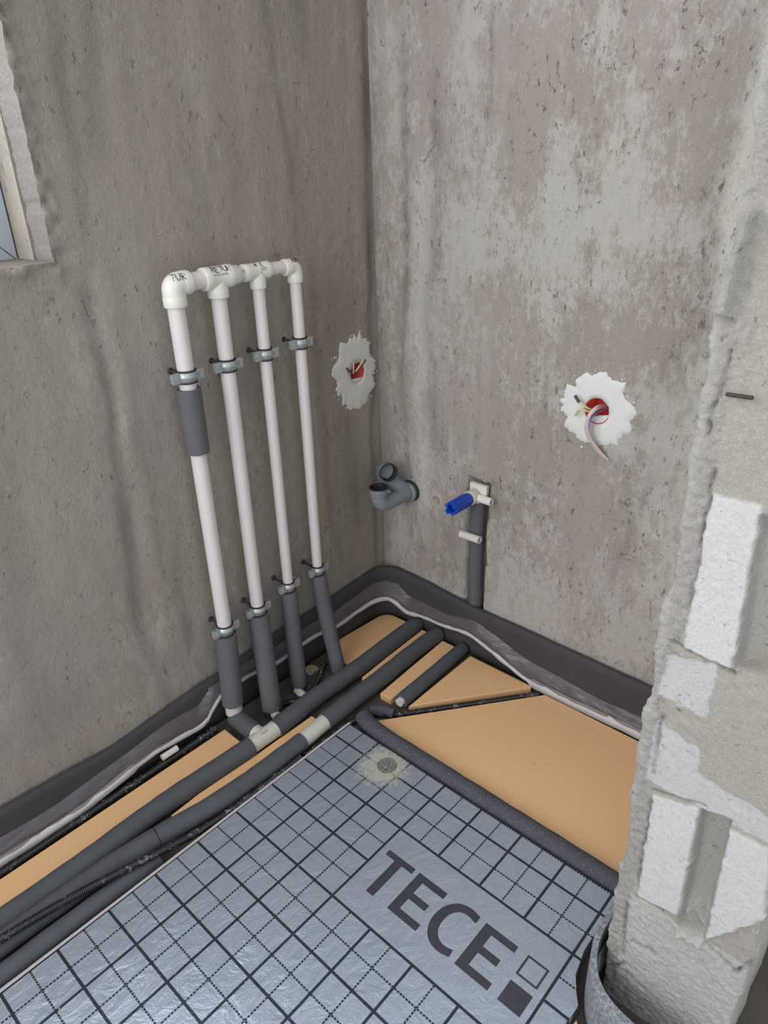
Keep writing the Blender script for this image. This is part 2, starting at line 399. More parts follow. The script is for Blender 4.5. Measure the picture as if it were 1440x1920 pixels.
R_MARKS = [([(.094, .977), (.105, 1.152), (.100, 1.397), (.105, 1.593), (.11, 2.4)], .011, -.17, -.002), ([(.107, .483), (.093, .591), (.077, .783), (.103, .978)], .011, -.13, -.002),
  ([(.168, .333), (.133, .929), (.144, 1.289), (.131, 1.59), (.13, 2.4)], .020, .09, .002), ([(.168, .984), (.187, 1.06), (.202, 1.234), (.189, 1.441)], .016, -.14, -.001), ([(.196, .585), (.185, .801), (.168, .984)], .016, -.12, -.001),
  ([(.320, 1.286), (.333, 1.384), (.333, 1.564), (.34, 2.3)], .007, -.11, -.001), ([(.33, .62), (.327, .951)], .010, -.09, 0), ([(.785, .847), (.821, 1.009), (.803, 1.176), (.811, 1.334), (.811, 1.5)], .030, -.08, -.002),
  ([(.85, .6), (.86, .9), (.855, 1.2), (.86, 1.5)], .025, .08, .002), ([(.088, .306), (.168, .263)], .03, -.14, -.001), ([(.08, .40), (.20, .36)], .03, -.06, 0), ([(.222, .622), (.241, .52)], .02, -.10, 0),
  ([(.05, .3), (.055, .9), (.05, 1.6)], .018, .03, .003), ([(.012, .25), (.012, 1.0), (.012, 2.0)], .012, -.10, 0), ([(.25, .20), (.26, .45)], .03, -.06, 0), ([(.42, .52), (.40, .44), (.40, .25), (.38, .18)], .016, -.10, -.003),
  ([(.83, .35), (.84, .50), (.81, .6)], .05, .08, 0), ([(.70, .3), (.74, .5), (.79, .7)], .012, -.09, -.001)]
def tone(u, z, marks, seed):
    v = 1.0; h = 0.0
    for (P, w, s_, hh) in marks:
        if P[0][1] > P[-1][1]: P = P[::-1]
        za, zb = P[0][1], P[-1][1]
        if z < za - 0.06 or z > zb + 0.06:
            continue
        if abs(P[0][0] - P[-1][0]) > abs(za - zb):      # mostly horizontal smear
            cx = (P[0][0] + P[-1][0]) / 2; L = abs(P[0][0] - P[-1][0]) / 2; d = (z - (za + zb) / 2) / w; e = (u - cx) / L
            k = math.exp(-d * d - e ** 4) if abs(d) < 2.5 and abs(e) < 1.6 else 0
        else:
            u0 = interp([(q[1], q[0]) for q in P], z); wl = w * (1 + 0.5 * n1(z * 4, u0 * 9, seed))
            d = (u - u0 - 0.5 * w * n1(z * 7, u0 * 17, seed) - 0.25 * w * n1(z * 26, u0 * 5, seed)) / wl
            if abs(d) > 2.4: continue
            k = math.exp(-abs(d) ** 2.6) * sst(za - 0.06, za + 0.05, z) * (1 - sst(zb - 0.05, zb + 0.06, z))
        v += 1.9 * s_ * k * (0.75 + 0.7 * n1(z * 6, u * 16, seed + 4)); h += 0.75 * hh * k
    return v, h
def grid_wall(us, zs, fpos, skip, seed, marks, extra=None):
    b = MB(); idx = {}; cols = []
    for i, u in enumerate(us):
        for j, z in enumerate(zs):
            h = wall_height(u, z, seed)
            if extra: h += extra(u, z)
            v, hh = tone(u, z, marks, seed); h += hh
            idx[i, j] = len(b.v); b.v.append(fpos(u, z, h))
            cols.append((v, v * 0.997, v * 0.99))
    for i in range(len(us) - 1):
        for j in range(len(zs) - 1):
            uc = (us[i] + us[i + 1]) / 2; zc = (zs[j] + zs[j + 1]) / 2
            if skip(uc, zc): continue
            b.f.append((idx[i, j], idx[i, j + 1], idx[i + 1, j + 1], idx[i + 1, j]))
    return b, cols
TOP = 2.5
BL = (-0.086, 0.792, 0.029)      # junction box centre on left wall (y, z, r)
BR = (0.642, 0.795, 0.030)       # junction box centre on right wall (x, z, r)
# right wall, plane y = 0
def r_skip(x, z): return math.hypot(x - BR[0], z - BR[1]) < 0.034 or math.hypot(x - 0.202, (z - 0.447) * 0.8) < 0.0145
def r_extra(x, z):
    h = 0.0
    e = 0.004 * n1(z * 14, 2.0) + 0.002 * n1(z * 60, 4.0)
    g = sst(0.303 + e, 0.311 + e, x) * (1 - sst(0.362 + e * 1.6, 0.371 + e * 1.6, x)) * (1 - sst(0.535, 0.55, z + 0.01 * n1(x * 60)))
    h -= 0.036 * g
    g2 = sst(0.365, 0.37, x) * (1 - sst(0.395, 0.405, x + 0.01 * n1(z * 40))) * sst(0.43, 0.445, z) * (1 - sst(0.54, 0.56, z))
    h -= 0.006 * g2
    return h
us = frange(0, 1.12, 0.006) + frange(1.16, 1.5, 0.08); zs = frange(0, 1.75, 0.006) + frange(1.8, TOP, 0.1)
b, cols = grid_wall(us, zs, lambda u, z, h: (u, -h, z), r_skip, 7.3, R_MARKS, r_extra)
b.f = [f[::-1] for f in b.f]
def pad_cols(b, cols): cols += [(1, 1, 1)] * (len(b.v) - len(cols))
b.box((0.75, 0.135, TOP / 2), (1.9, 0.13, TOP)); pad_cols(b, cols)
wr_o = tag(b.build('wall_right', M['wall_r'], None, cols), kind='structure')
# left wall, plane x = 0, with the window opening
WY, WZ = -0.82, 1.150
def l_edge(z): return WY + 0.006 * n1(z * 9, 1.0) + 0.004 * n1(z * 40, 3.0)
def l_skip(y, z):
    if math.hypot(y - BL[0], z - BL[1]) < 0.033: return True
    return y < WY and WZ < z < 2.3
ys = frange(-3.0, -1.5, 0.15) + frange(-1.44, WY, 0.010)[:-1] + frange(WY, 0, 0.006)
zs = frange(0, WZ, 0.00605) + frange(WZ, 1.75, 0.006)[1:] + frange(1.8, 2.3, 0.1) + [TOP]
def l_extra(y, z):
    # crumbling mortar lip round the opening
    d = abs(y - WY) if z > WZ else math.hypot(max(0, y - WY), z - WZ)
    if y < WY and z <= WZ: d = WZ - z
    return 0.006 * math.exp(-(d / 0.022) ** 2) * (1 + 1.6 * n1(y * 60, z * 60)) + (0.010 * n1(y * 28, z * 28, 5) * math.exp(-(d / 0.06) ** 2) if z < WZ + 0.02 else 0)
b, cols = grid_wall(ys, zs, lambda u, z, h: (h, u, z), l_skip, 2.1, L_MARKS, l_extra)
b.f = [f[::-1] for f in b.f]
# solid wall behind, in blocks round the opening
b.box((-0.135, WY / 2 + 0.035, TOP / 2), (0.13, -WY + 0.0699, TOP)); b.box((-0.135, (-3.0 + WY) / 2, WZ / 2 - 0.004), (0.13, 3.0 + WY, WZ - 0.008)); b.box((-0.135, (-3.0 + WY) / 2, (2.3 + TOP) / 2), (0.13, 3.0 + WY, TOP - 2.3))
b.box((-0.135, -2.6, (WZ + 2.3) / 2), (0.13, 0.8, 2.3 - WZ))
pad_cols(b, cols)
wl_o = tag(b.build('wall_left', M['wall_l'], None, cols), kind='structure')
# window reveal: rough plaster edge, pink cut block, sill mortar
c_plas = srgb(138, 134, 127)[:3]; c_pink = srgb(140, 127, 120)[:3]; c_cem = srgb(150, 140, 130)[:3]; c_sill = srgb(140, 130, 118)[:3]
b = MB(); cols = []; xs = frange(0.004, -0.21, 0.003); zz = frange(WZ - 0.004, 2.3, 0.005); W = len(zz)
for x in xs:
    for z in zz:
        e = 0.018 + 0.006 * n1(z * 14, 3) + 0.004 * n1(z * 50, 8)
        d = -x
        bl = sst(e + 0.004, e + 0.010, d) * (1 - sst(0.062 + 0.005 * n1(z * 12), 0.068 + 0.005 * n1(z * 12), d))
        joint = math.exp(-((z - 1.222 - 0.003 * n1(x * 60)) / 0.0028) ** 2)
        yy = WY + 0.003 * n1(x * 30, z * 12) + 0.004 * hn(x * 90, z * 60, 0, 3) * (1 - bl) - 0.008 * bl * 0 + 0.012 * (1 - sst(0, e, d)) * 0.5 + 0.006 * joint * bl
        cc = [a * (1 - bl) + c_ * bl for a, c_ in zip(c_plas if d < e + 0.006 else c_cem, c_pink)]
        k = 1 - 0.35 * joint * bl
        b.v.append((x if d > 0.001 else x + 0.004 * n1(z * 50), yy, z)); cols.append([q * k for q in cc])
for i in range(len(xs) - 1):
    for j in range(W - 1): b.f.append((i * W + j, i * W + j + 1, (i + 1) * W + j + 1, (i + 1) * W + j))
n0 = len(b.v); yy_ = frange(WY + 0.004, -2.2, 0.02)
for x in xs:
    for y in yy_:
        b.v.append((x, y, WZ - 0.004 + 0.006 * hn(x * 40, y * 30, 1, 3) + 0.004)); k = 0.8 + 0.5 * n1(x * 50, y * 40); cols.append([q * k for q in c_sill])
W2 = len(yy_)
for i in range(len(xs) - 1):
    for j in range(W2 - 1): b.f.append((n0 + i * W2 + j, n0 + i * W2 + j + 1, n0 + (i + 1) * W2 + j + 1, n0 + (i + 1) * W2 + j))
rv = b.build('window_reveal', M['jamb'], wl_o, cols)
# window frame: mitred grey profile standing in the opening
wf = tag(empty('window_1', (-0.16, -1.51, WZ)), kind='structure')
def frame_piece(p):   # mitred member, outline given in (y, z)
    b = MB(); n = len(p); b.v = [(-0.134, y, z) for y, z in p] + [(-0.186, y, z) for y, z in p]
    b.f = [tuple(range(n)), tuple(reversed(range(n, 2 * n)))] + [(k, (k + 1) % n + 0, (k + 1) % n + n, k + n) for k in range(n)]
    b.flat = set(range(len(b.f))); return b
g = 0.0012; A0, A1, Z0, Z1, Fw = -2.2, WY - 0.003, WZ - 0.006, 2.3, 0.07
frame_piece([(A1, Z0 + g), (A1, Z1 - g), (A1 - Fw, Z1 - Fw - g), (A1 - Fw, Z0 + Fw + g)]).build('window_frame_stile', M['frame'], wf)
frame_piece([(A0, Z0 + g), (A0, Z1 - g), (A0 + Fw, Z1 - Fw - g), (A0 + Fw, Z0 + Fw + g)]).build('window_frame_stile', M['frame'], wf)
frame_piece([(A0 + g, Z0), (A1 - g, Z0), (A1 - Fw - g, Z0 + Fw), (A0 + Fw + g, Z0 + Fw)]).build('window_frame_rail', M['frame'], wf)
frame_piece([(A0 + g, Z1), (A1 - g, Z1), (A1 - Fw - g, Z1 - Fw), (A0 + Fw + g, Z1 - Fw)]).build('window_frame_rail', M['frame'], wf)

# ------------------------------------------------------------------ structure: broken end of the partition wall on the right
C_BLOCK = srgb(232, 230, 226)[:3]; C_CEM = srgb(180, 174, 165)[:3]; C_SPECK = srgb(216, 215, 212)[:3]; C_PLAS = srgb(186, 180, 168)[:3]
C_LOW = srgb(206, 202, 195)[:3]; C_GRV = srgb(200, 196, 186)[:3]; C_EDGE = srgb(212, 210, 204)[:3]
JX0, JX1, JY = 1.048, 1.248, -0.620
def inq(x, z, quad, w=0.002):
    """soft test for a convex quad (x, z), anticlockwise"""
    v = 1.0; n = len(quad)
    for i in range(n):
        a = quad[i]; c_ = quad[(i + 1) % n]; ex, ez = c_[0] - a[0], c_[1] - a[1]; L = math.hypot(ex, ez)
        d = ((x - a[0]) * -ez + (z - a[1]) * ex) * -1 / L * -1
        v = min(v, sst(-w, w, d))
    return v
QA = [(1.079, 0.740), (1.139, 0.736), (1.131, 0.955), (1.079, 0.952)]
QGA = [(1.143, 0.742), (1.184, 0.745), (1.178, 0.935), (1.134, 0.940)]
QB = [(1.086, 0.272), (1.147, 0.285), (1.141, 0.503), (1.079, 0.484)]
QGB = [(1.149, 0.262), (1.184, 0.270), (1.178, 0.508), (1.143, 0.500)]
QC = [(1.189, 0.272), (1.247, 0.372), (1.232, 0.500), (1.182, 0.497)]
QP = [(1.128, 0.560), (1.27, 0.540), (1.27, 0.700), (1.124, 0.690)]
QS = [(1.060, 0.655), (1.127, 0.650), (1.122, 0.735), (1.064, 0.722)]
QS2 = [(1.066, 0.505), (1.25, 0.505), (1.25, 0.560), (1.066, 0.615)]
def jamb_face(x, z):
    """returns (depth into the wall, colour)"""
    wx = x + 0.0035 * n1(x * 70, z * 70, 1) + 0.0012 * n1(x * 240, z * 240, 2); wz = z + 0.0035 * n1(x * 70, z * 70, 7) + 0.0012 * n1(x * 240, z * 240, 9)
    rough = hn(x * 60, z * 60, 2.0, 4)
    d = 0.0016 * rough + 0.002 * n1(x * 22, z * 14, 4); c = C_PLAS
    if z < 0.27: c = C_LOW; d += 0.0018 * hn(x * 130, z * 130, 4, 3)
    lip = sst(1.073 + 0.004 * n1(z * 11) + 0.003 * n1(z * 45), 1.079 + 0.004 * n1(z * 11) + 0.003 * n1(z * 45), x)
    if lip < 1:
        c = [a * lip + q * (1 - lip) for a, q in zip(c, C_CEM)]; d += (1 - lip) * (0.0024 * hn(x * 90, z * 90, 8, 5) + 0.004 * max(0, n1(x * 130, z * 110, 3) - 0.25) + 0.0005)
    for q, cc, dd in ((QS, C_SPECK, 0.002), (QS2, C_SPECK, 0.001), (QP, C_PLAS, -0.001), (QA, C_BLOCK, -0.003), (QB, C_BLOCK, -0.002), (QC, C_BLOCK, -0.004)):
        k = inq(wx, wz, q, 0.0016)
        if k > 0: c = [a * (1 - k) + b_ * k for a, b_ in zip(c, cc)]; d = d * (1 - 0.6 * k) + dd * k
    for q, dd in ((QGA, 0.030), (QGB, 0.034)):
        k = inq(wx * 0.5 + x * 0.5, wz * 0.5 + z * 0.5, q, 0.003)
        if k > 0:
            mid = (q[0][0] + q[1][0]) / 2
            d = d * (1 - k) + k * dd * (1 - 0.25 * ((x - mid) / 0.02) ** 2); c = [a * (1 - k) + b_ * k for a, b_ in zip(c, C_GRV)]
    # rubble at foot of the lower groove
    if 1.145 < x < 1.19 and 0.25 < z < 0.335:
        d -= 0.016 * sst(0.33, 0.28, z) * (0.6 + 0.8 * n1(x * 80, z * 80)) * inq(x, z, [(1.149, 0.25), (1.186, 0.25), (1.18, 0.335), (1.152, 0.335)], 0.004)
    # open joints and cracks: (x0, z0, x1, z1, width, depth)
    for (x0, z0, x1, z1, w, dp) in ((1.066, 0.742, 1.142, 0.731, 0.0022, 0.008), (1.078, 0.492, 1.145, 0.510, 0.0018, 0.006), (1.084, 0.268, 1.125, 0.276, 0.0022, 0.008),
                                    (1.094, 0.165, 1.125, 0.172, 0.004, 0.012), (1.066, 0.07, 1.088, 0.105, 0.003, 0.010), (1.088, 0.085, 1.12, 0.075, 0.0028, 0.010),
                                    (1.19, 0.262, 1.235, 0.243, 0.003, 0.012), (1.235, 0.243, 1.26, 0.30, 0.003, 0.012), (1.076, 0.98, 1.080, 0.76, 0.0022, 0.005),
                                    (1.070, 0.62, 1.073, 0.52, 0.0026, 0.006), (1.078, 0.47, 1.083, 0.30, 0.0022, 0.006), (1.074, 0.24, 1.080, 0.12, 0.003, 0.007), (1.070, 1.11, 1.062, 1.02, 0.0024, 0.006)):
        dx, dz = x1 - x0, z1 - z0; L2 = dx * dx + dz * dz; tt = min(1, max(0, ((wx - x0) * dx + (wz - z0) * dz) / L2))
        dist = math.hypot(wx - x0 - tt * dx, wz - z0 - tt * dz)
        if dist < 2 * w: c = [q * (1 - 0.45 * math.exp(-(dist / w) ** 2) * min(1, 0.4 + 1.5 * abs(n1(x * 60, z * 60, 3)))) for q in c]  # shade inside the gaps painted into the vertex colour
        if dist < 3 * w: d += dp * math.exp(-(dist / w) ** 2) * (0.55 + 0.9 * abs(n1(x * 60, z * 60, 3)))
    # smeared mortar roll near the top
    zc = 1.15 + 0.09 * min(1, max(0, (z - 1.15) / 0.09)); xc = 1.058 + 0.008 * ((zc - 1.15) / 0.09) ** 2
    d -= 0.015 * math.exp(-(((x - xc) / 0.0075) ** 2 + ((z - zc) / 0.008) ** 2)) 
    d -= 0.006 * math.exp(-(((x - 1.078) / 0.010) ** 2 + ((z - 1.13) / 0.022) ** 2)) * (1 + n1(x * 120, z * 120))
    return d, c
b = MB(); cols = []
plan = [(JX0, y, -1, 0) for y in frange(0.02, JY + 0.06, 0.05)] + [(JX0, y, -1, 0) for y in frange(JY + 0.05, JY + 0.014, 0.004)]
for a in frange(0, PI / 2, PI / 8): plan.append((JX0 + 0.010 - 0.010 * math.cos(a), JY + 0.010 - 0.010 * math.sin(a), -math.cos(a), -math.sin(a)))
plan += [(x, JY, 0, -1) for x in frange(JX0 + 0.0125, JX1 - 0.01, 0.0023)]
for a in frange(0, PI / 2, PI / 8): plan.append((JX1 - 0.008 + 0.008 * math.sin(a), JY + 0.008 - 0.008 * math.cos(a), math.sin(a), -math.cos(a)))
plan += [(JX1, y, 1, 0) for y in frange(JY + 0.014, 0.02, 0.05)]
zs = frange(0, 1.50, 0.0024) + frange(1.55, TOP, 0.1)
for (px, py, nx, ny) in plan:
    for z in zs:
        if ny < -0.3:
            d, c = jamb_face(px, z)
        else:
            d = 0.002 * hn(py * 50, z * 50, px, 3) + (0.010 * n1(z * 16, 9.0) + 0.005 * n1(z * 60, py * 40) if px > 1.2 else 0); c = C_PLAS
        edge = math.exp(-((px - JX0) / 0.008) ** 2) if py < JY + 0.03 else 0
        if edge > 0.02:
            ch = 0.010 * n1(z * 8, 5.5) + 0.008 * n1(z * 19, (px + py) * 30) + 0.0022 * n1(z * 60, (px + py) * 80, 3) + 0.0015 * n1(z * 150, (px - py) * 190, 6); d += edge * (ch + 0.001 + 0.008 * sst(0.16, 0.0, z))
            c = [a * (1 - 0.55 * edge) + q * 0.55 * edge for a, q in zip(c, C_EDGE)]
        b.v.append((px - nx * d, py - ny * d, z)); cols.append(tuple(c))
W = len(zs)
for i in range(len(plan) - 1):
    for j in range(W - 1): b.f.append((i * W + j, (i + 1) * W + j, (i + 1) * W + j + 1, i * W + j + 1))
b.f.append(tuple(i * W + W - 1 for i in range(len(plan))))
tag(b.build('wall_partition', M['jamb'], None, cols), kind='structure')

# ------------------------------------------------------------------ perimeter foam strip round the left and right walls
def corner_path(off, rr, x_end, y_end, step=0.012):
    P = [(off, y) for y in frange(y_end, -off - rr, step)]
    for a in frange(0, PI / 2, PI / 22)[1:-1]: P.append((off + rr * (1 - math.cos(a)), -off - rr * (1 - math.sin(a))))
    P += [(x, -off) for x in frange(off + rr, x_end, step)]
    return P
H_L = [(-2.5, .14), (-1.22, .140), (-0.93, .122), (-0.71, .144), (-0.62, .147), (-0.52, .158), (-0.43, .165), (-0.28, .168), (-0.2, .174), (-0.03, .186)]
H_R = [(0.03, .186), (0.165, .181), (0.34, .167), (0.6, .164), (0.85, .160), (1.1, .16)]
def strip_h(x, y): return interp(H_L, y) if x < 0.035 and y < -0.035 else (interp(H_R, x) if y > -0.035 else 0.186)
def sheet(path_in, path_out, zlo, zhi, name, m, parent=None):
    """closed foam band between two plan paths"""
    b = MB(); n = len(path_in)
    for (xi, yi), (xo, yo) in zip(path_in, path_out):
        h = zhi(xo, yo) + 0.0015 * n1(xo * 18, yo * 18)
        rows = 6; lean = 0.003 * n1(xo * 7 + 3, yo * 7)
        ux, uy = xo - xi, yo - yi
        for k in range(rows + 1):
            z = zlo + (h - zlo) * k / rows; w = lean * math.sin(PI * k / rows) / 0.009
            b.v.append((xo + ux * w, yo + uy * w, z if k < rows else z))
        for k in range(rows, -1, -1):
            z = zlo + (h - zlo) * k / rows; b.v.append((xi, yi, z))
    W = 14
    for i in range(n - 1):
        for k in range(W): 
            a, c_ = i * W + k, i * W + (k + 1) % W
            b.f.append((a, a + W, c_ + W, c_)); 
            if k in (6, 13): b.flat.add(len(b.f) - 1)
    b.f.append(tuple(range(W))); b.f.append(tuple(reversed(range((n - 1) * W, n * W))))
    return b.build(name, m, parent)
T_ = 0.009
pin = corner_path(0.006, 0.070, 1.036, -2.5); pout = []
ps = thing('perimeter_strip', 'dark grey foam edge strip curving along both rendered walls above the orange boards', 'edge strip', (0.0, 0.0, 0.0))
def offs(P, d):
    out = []
    for i, p in enumerate(P):
        a = Vector(P[max(0, i - 1)]); c_ = Vector(P[min(len(P) - 1, i + 1)]); t_ = (c_ - a).normalized(); out.append((p[0] + t_.y * d, p[1] - t_.x * d))
    return out
pout = offs(pin, T_)
sheet(pin, pout, 0.0, strip_h, 'foam_band', M['strip'], ps)
# film apron from the strip's face down to the wavy tape line
TAPE = [(0.032, -2.3, .034), (0.034, -1.5, .034), (0.035, -1.214, .034), (0.036, -1.057, .032), (0.035, -0.88, .055), (0.036, -0.822, .057), (0.036, -0.718, .048), (0.036, -0.69, .070), (0.034, -0.645, .100),
        (0.028, -0.56, .100), (0.028, -0.47, .085), (0.030, -0.384, .094), (0.032, -0.317, .096), (0.034, -0.255, .086), (0.036, -0.17, .092), (0.042, -0.105, .098), (0.062, -0.058, .096), (0.09, -0.042, .078), (0.12, -0.036, .062),
        (0.18, -0.033, .070), (0.257, -0.033, .074), (0.351, -0.035, .086), (0.442, -0.037, .063), (0.50, -0.038, .044), (0.563, -0.037, .028), (0.69, -0.036, .026), (0.80, -0.036, .030), (0.88, -0.036, .030), (1.03, -0.036, .030)]
tp = smooth(TAPE, 0.012)
def face_pt(p):   # the nearest point on the strip's face
    best = min(pout, key=lambda q: (q[0] - p.x) ** 2 + (q[1] - p.y) ** 2); return Vector((best[0], best[1], 0))
b = MB(); rows = 9
for i, p in enumerate(tp):
    f = face_pt(p); out = (Vector((p.x, p.y, 0)) - f); out = out.normalized() if out.length > 1e-5 else Vector((1, -1, 0)).normalized()
    zt = min(p.z + 0.038 + 0.014 * n1(p.x * 6, p.y * 6), strip_h(f.x, f.y) - 0.02)
    f = f + out * 0.0015
    for k in range(rows + 1):
        s_ = k / rows; q = Vector((f.x, f.y, zt)).lerp(p, s_)
        q += out * (0.006 * math.sin(PI * s_) + 0.004 * math.sin(PI * s_) * n1(p.x * 30, p.y * 30, s_ * 3)); b.v.append(q)
W = rows + 1
for i in range(len(tp) - 1):
    for k in range(rows): b.f.append((i * W + k, (i + 1) * W + k, (i + 1) * W + k + 1, i * W + k + 1))
tag(b.build('film_apron', M['film'], ps), 'clear crinkled plastic film welded to the strip')
def ribbon(pts, wfun, thick, name, m, parent, tilt=(0.35, 0.94)):
    b = MB(); n = len(pts)
    for i, p in enumerate(pts):
        f = face_pt(p); out = (Vector((p.x, p.y, 0)) - f); out = out.normalized() if out.length > 1e-5 else Vector((1, -1, 0)).normalized()
        w = wfun(p, i); dn = (out * tilt[0] - Vector((0, 0, tilt[1])) ).normalized(); nrm = Vector((out.x * tilt[1], out.y * tilt[1], tilt[0]))
        for sx, sy in ((-1, 1), (1, 1), (1, -1), (-1, -1)): b.v.append(p + dn * w * 0.5 * sx + nrm * (thick * 0.5 * sy + 0.001) + Vector((0, 0, 0.0015 * n1(i * 0.35))))
    for i in range(n - 1):
        for k in range(4): a, c_ = i * 4 + k, i * 4 + (k + 1) % 4; b.f.append((a, c_, c_ + 4, a + 4))
    b.f.append((3, 2, 1, 0)); b.f.append(((n - 1) * 4, (n - 1) * 4 + 1, (n - 1) * 4 + 2, (n - 1) * 4 + 3))
    return b.build(name, m, parent)
def tw(p, i):
    if p.y < -0.9: return 0.021
    if p.y < -0.66: return 0.013
    if p.x > 0.55: return 0.024
    if p.x > 0.16: return 0.009 + 0.006 * abs(n1(i * 0.2))
    return 0.013 + 0.004 * n1(i * 0.3)
tag(ribbon([q for q in tp], tw, 0.0008, 'adhesive_tape', M['tape'], ps), 'wavy white adhesive tape')

# strip round the foot of the partition
fp = [(1.030, y) for y in frange(-0.045, -0.575, 0.02)]
fo = [(1.030, -0.600), (1.034, -0.630), (1.045, -0.660), (1.060, -0.684), (1.080, -0.701), (1.105, -0.712), (1.14, -0.718), (1.19, -0.720), (1.26, -0.718)]
fp += [(v.x, v.y) for v in smooth([(x, y, 0) for x, y in fo], 0.006)]
js = thing('perimeter_strip', 'pale grey speckled foam strip bent round the foot of the broken wall end', 'edge strip', (1.06, -0.68, 0.0))
sheet(fp, [(x, y) for x, y in offs(fp, -0.010)], 0.0, lambda x, y: 0.125 if y < -0.4 else 0.125, 'foam_band', M['strip_light'], js)
b = MB(); fo2 = offs(fp, -0.0125)
for i, (x, y) in enumerate(fo2):
    for k in range(5):
        z = 0.036 + (0.046 * k / 4); dx, dy = (fo2[i][0] - fp[i][0]), (fo2[i][1] - fp[i][1]); L = math.hypot(dx, dy)
        o_ = (0.006 * (1 - k / 4) + 0.002 * n1(i * 0.25, k)) / L; b.v.append((x + dx * o_, y + dy * o_, z))
for i in range(len(fo2) - 1):
    for k in range(4): b.f.append((i * 5 + k, i * 5 + k + 1, (i + 1) * 5 + k + 1, (i + 1) * 5 + k))
tag(b.build('film_apron', M['film_white'], js), 'shiny pale film along the foot of the strip')

# ------------------------------------------------------------------ orange boards
def board(poly, label, z1=0.020, bev=0.0016, rnd=None):
    if rnd is not None:
        i, r = rnd; p = Vector(poly[i]); a = Vector(poly[i - 1]); c_ = Vector(poly[(i + 1) % len(poly)])
        a2 = p + (a - p).normalized() * r; c2 = p + (c_ - p).normalized() * r; mid = []
        for k in range(9):
            t_ = k / 8; mid.append(tuple(a2 * (1 - t_) ** 2 + p * 2 * t_ * (1 - t_) + c2 * t_ * t_))
        poly = poly[:i] + mid + poly[i + 1:]
    b = MB(); b.prism([tuple(q) for q in poly], 0.0, z1, bev); o = b.build('insulation_board', M['orange'])
    return tag(o, label, 'insulation board')
board([(0.058, -2.4), (0.062, -0.675), (0.128, -0.676), (0.136, -1.0), (0.136, -2.4)], 'long orange insulation board lying below the left wall strip')
board([(0.194, -0.50), (0.226, -0.50), (0.229, -0.70), (0.216, -0.84), (0.193, -0.915), (0.188, -0.912), (0.184, -0.84), (0.190, -0.70)], 'thin pointed orange sliver between the two long grey floor pipes at left')
board([(0.130, -0.030), (0.030, -0.030), (0.018, -0.225), (0.092, -0.294), (0.127, -0.294)], 'orange board with a rounded corner set into the room corner', rnd=(1, 0.045))
board([(0.206, -0.030), (0.176, -0.030), (0.182, -0.200), (0.188, -0.306), (0.204, -0.306), (0.214, -0.200), (0.209, -0.030)], 'narrow orange strip between the two foam pipes in the corner')
board([(0.2705, -0.322), (0.308, -0.322), (0.311, -0.20), (0.304, -0.034), (0.256, -0.034), (0.263, -0.18)], 'orange board with a square end, beside the short open pipe')
board([(0.360, -0.040), (0.560, -0.040), (0.563, -0.046), (0.361, -0.312)], 'triangular orange board pointing away from the corner pipes')
board([(0.330, -0.409), (0.606, -0.046), (1.014, -0.046), (1.014, -0.409)], 'large orange board filling the right side beneath the right wall')
board([(1.0535, -0.703), (1.066, -0.714), (1.072, -0.760), (1.049, -0.760)], 'orange board scrap showing between printed mat and broken wall', 0.020)

# ------------------------------------------------------------------ printed foil mat
mt = thing('printed_heating_mat', 'silvery blue foil mat printed with a dark grid and large lettering', 'floor mat', (0.3, -0.47, 0.0))
b = MB()
poly = [(0.302, -0.468), (0.291, -1.32), (0.286, -2.4), (1.030, -2.4), (1.032, -0.735), (1.012, -0.68), (1.014, -0.471)]
# finely stepped torn right edge
edge = [(x, -0.468 - 0.0015 * abs(n1(x * 90)) ) for x in frange(1.012, 0.304, 0.012)]
b.prism([(0.291, -1.32), (0.286, -2.4), (1.035, -2.4), (1.040, -0.80), (1.045, -0.735), (1.050, -0.692), (1.038, -0.676), (1.021, -0.648), (1.012, -0.60)] + edge, 0.004, 0.035, 0.0006)
foil_o = b.build('foil_board', M['mat'], mt)
foil_o.location = (0, 0, 0)
# object coordinates = world coordinates for the print: move mesh data so local axes match world
for v in foil_o.data.vertices: v.co += mt.location
foil_o.location = -mt.location
b = MB(); b.add([(0.2905, -2.4, 0.030), (0.2965, -0.466, 0.030), (0.3035, -0.466, 0.0372), (0.2975, -2.4, 0.0372), (0.2895, -2.4, 0.0352), (0.2955, -0.466, 0.0352)], [(0, 1, 2, 3), (0, 4, 5, 1), (4, 3, 2, 5)], True)
tag(b.build('foil_lip', M['tape'], mt), 'pale folded foil lip along the mat edge')
TZ = 0.0352
def ink(poly):
    P = [(PX + u / 100, PY - v / 100) for u, v in poly]; b.prism(P, 0.0349, 0.0353)
for L in ([(1.65, 5.3), (8.5, 5.3), (8.5, 6.6), (5.95, 6.6), (5.95, 15.05), (4.1, 15.05), (4.1, 6.6), (1.65, 6.6)],
          [(9.55, 5.3), (16.45, 5.3), (16.45, 6.75), (11.4, 6.75), (11.4, 9.5), (15.3, 9.5), (15.3, 10.95), (11.4, 10.95), (11.4, 13.5), (16.45, 13.5), (16.45, 15.0), (9.55, 15.0)],
          [(25.3, 5.2), (32.15, 5.2), (32.15, 6.6), (27.3, 6.6), (27.3, 9.25), (31.1, 9.25), (31.1, 10.7), (27.3, 10.7), (27.3, 13.5), (32.2, 13.5), (32.2, 15.0), (25.3, 15.0)],
          [(34.2, 10.8), (38.55, 10.8), (38.55, 15.0), (34.2, 15.0)]):
    b = MB(); ink(L); b.build('printed_letter' if len(L) > 4 else 'printed_square', M['matink'], mt)
b = MB()
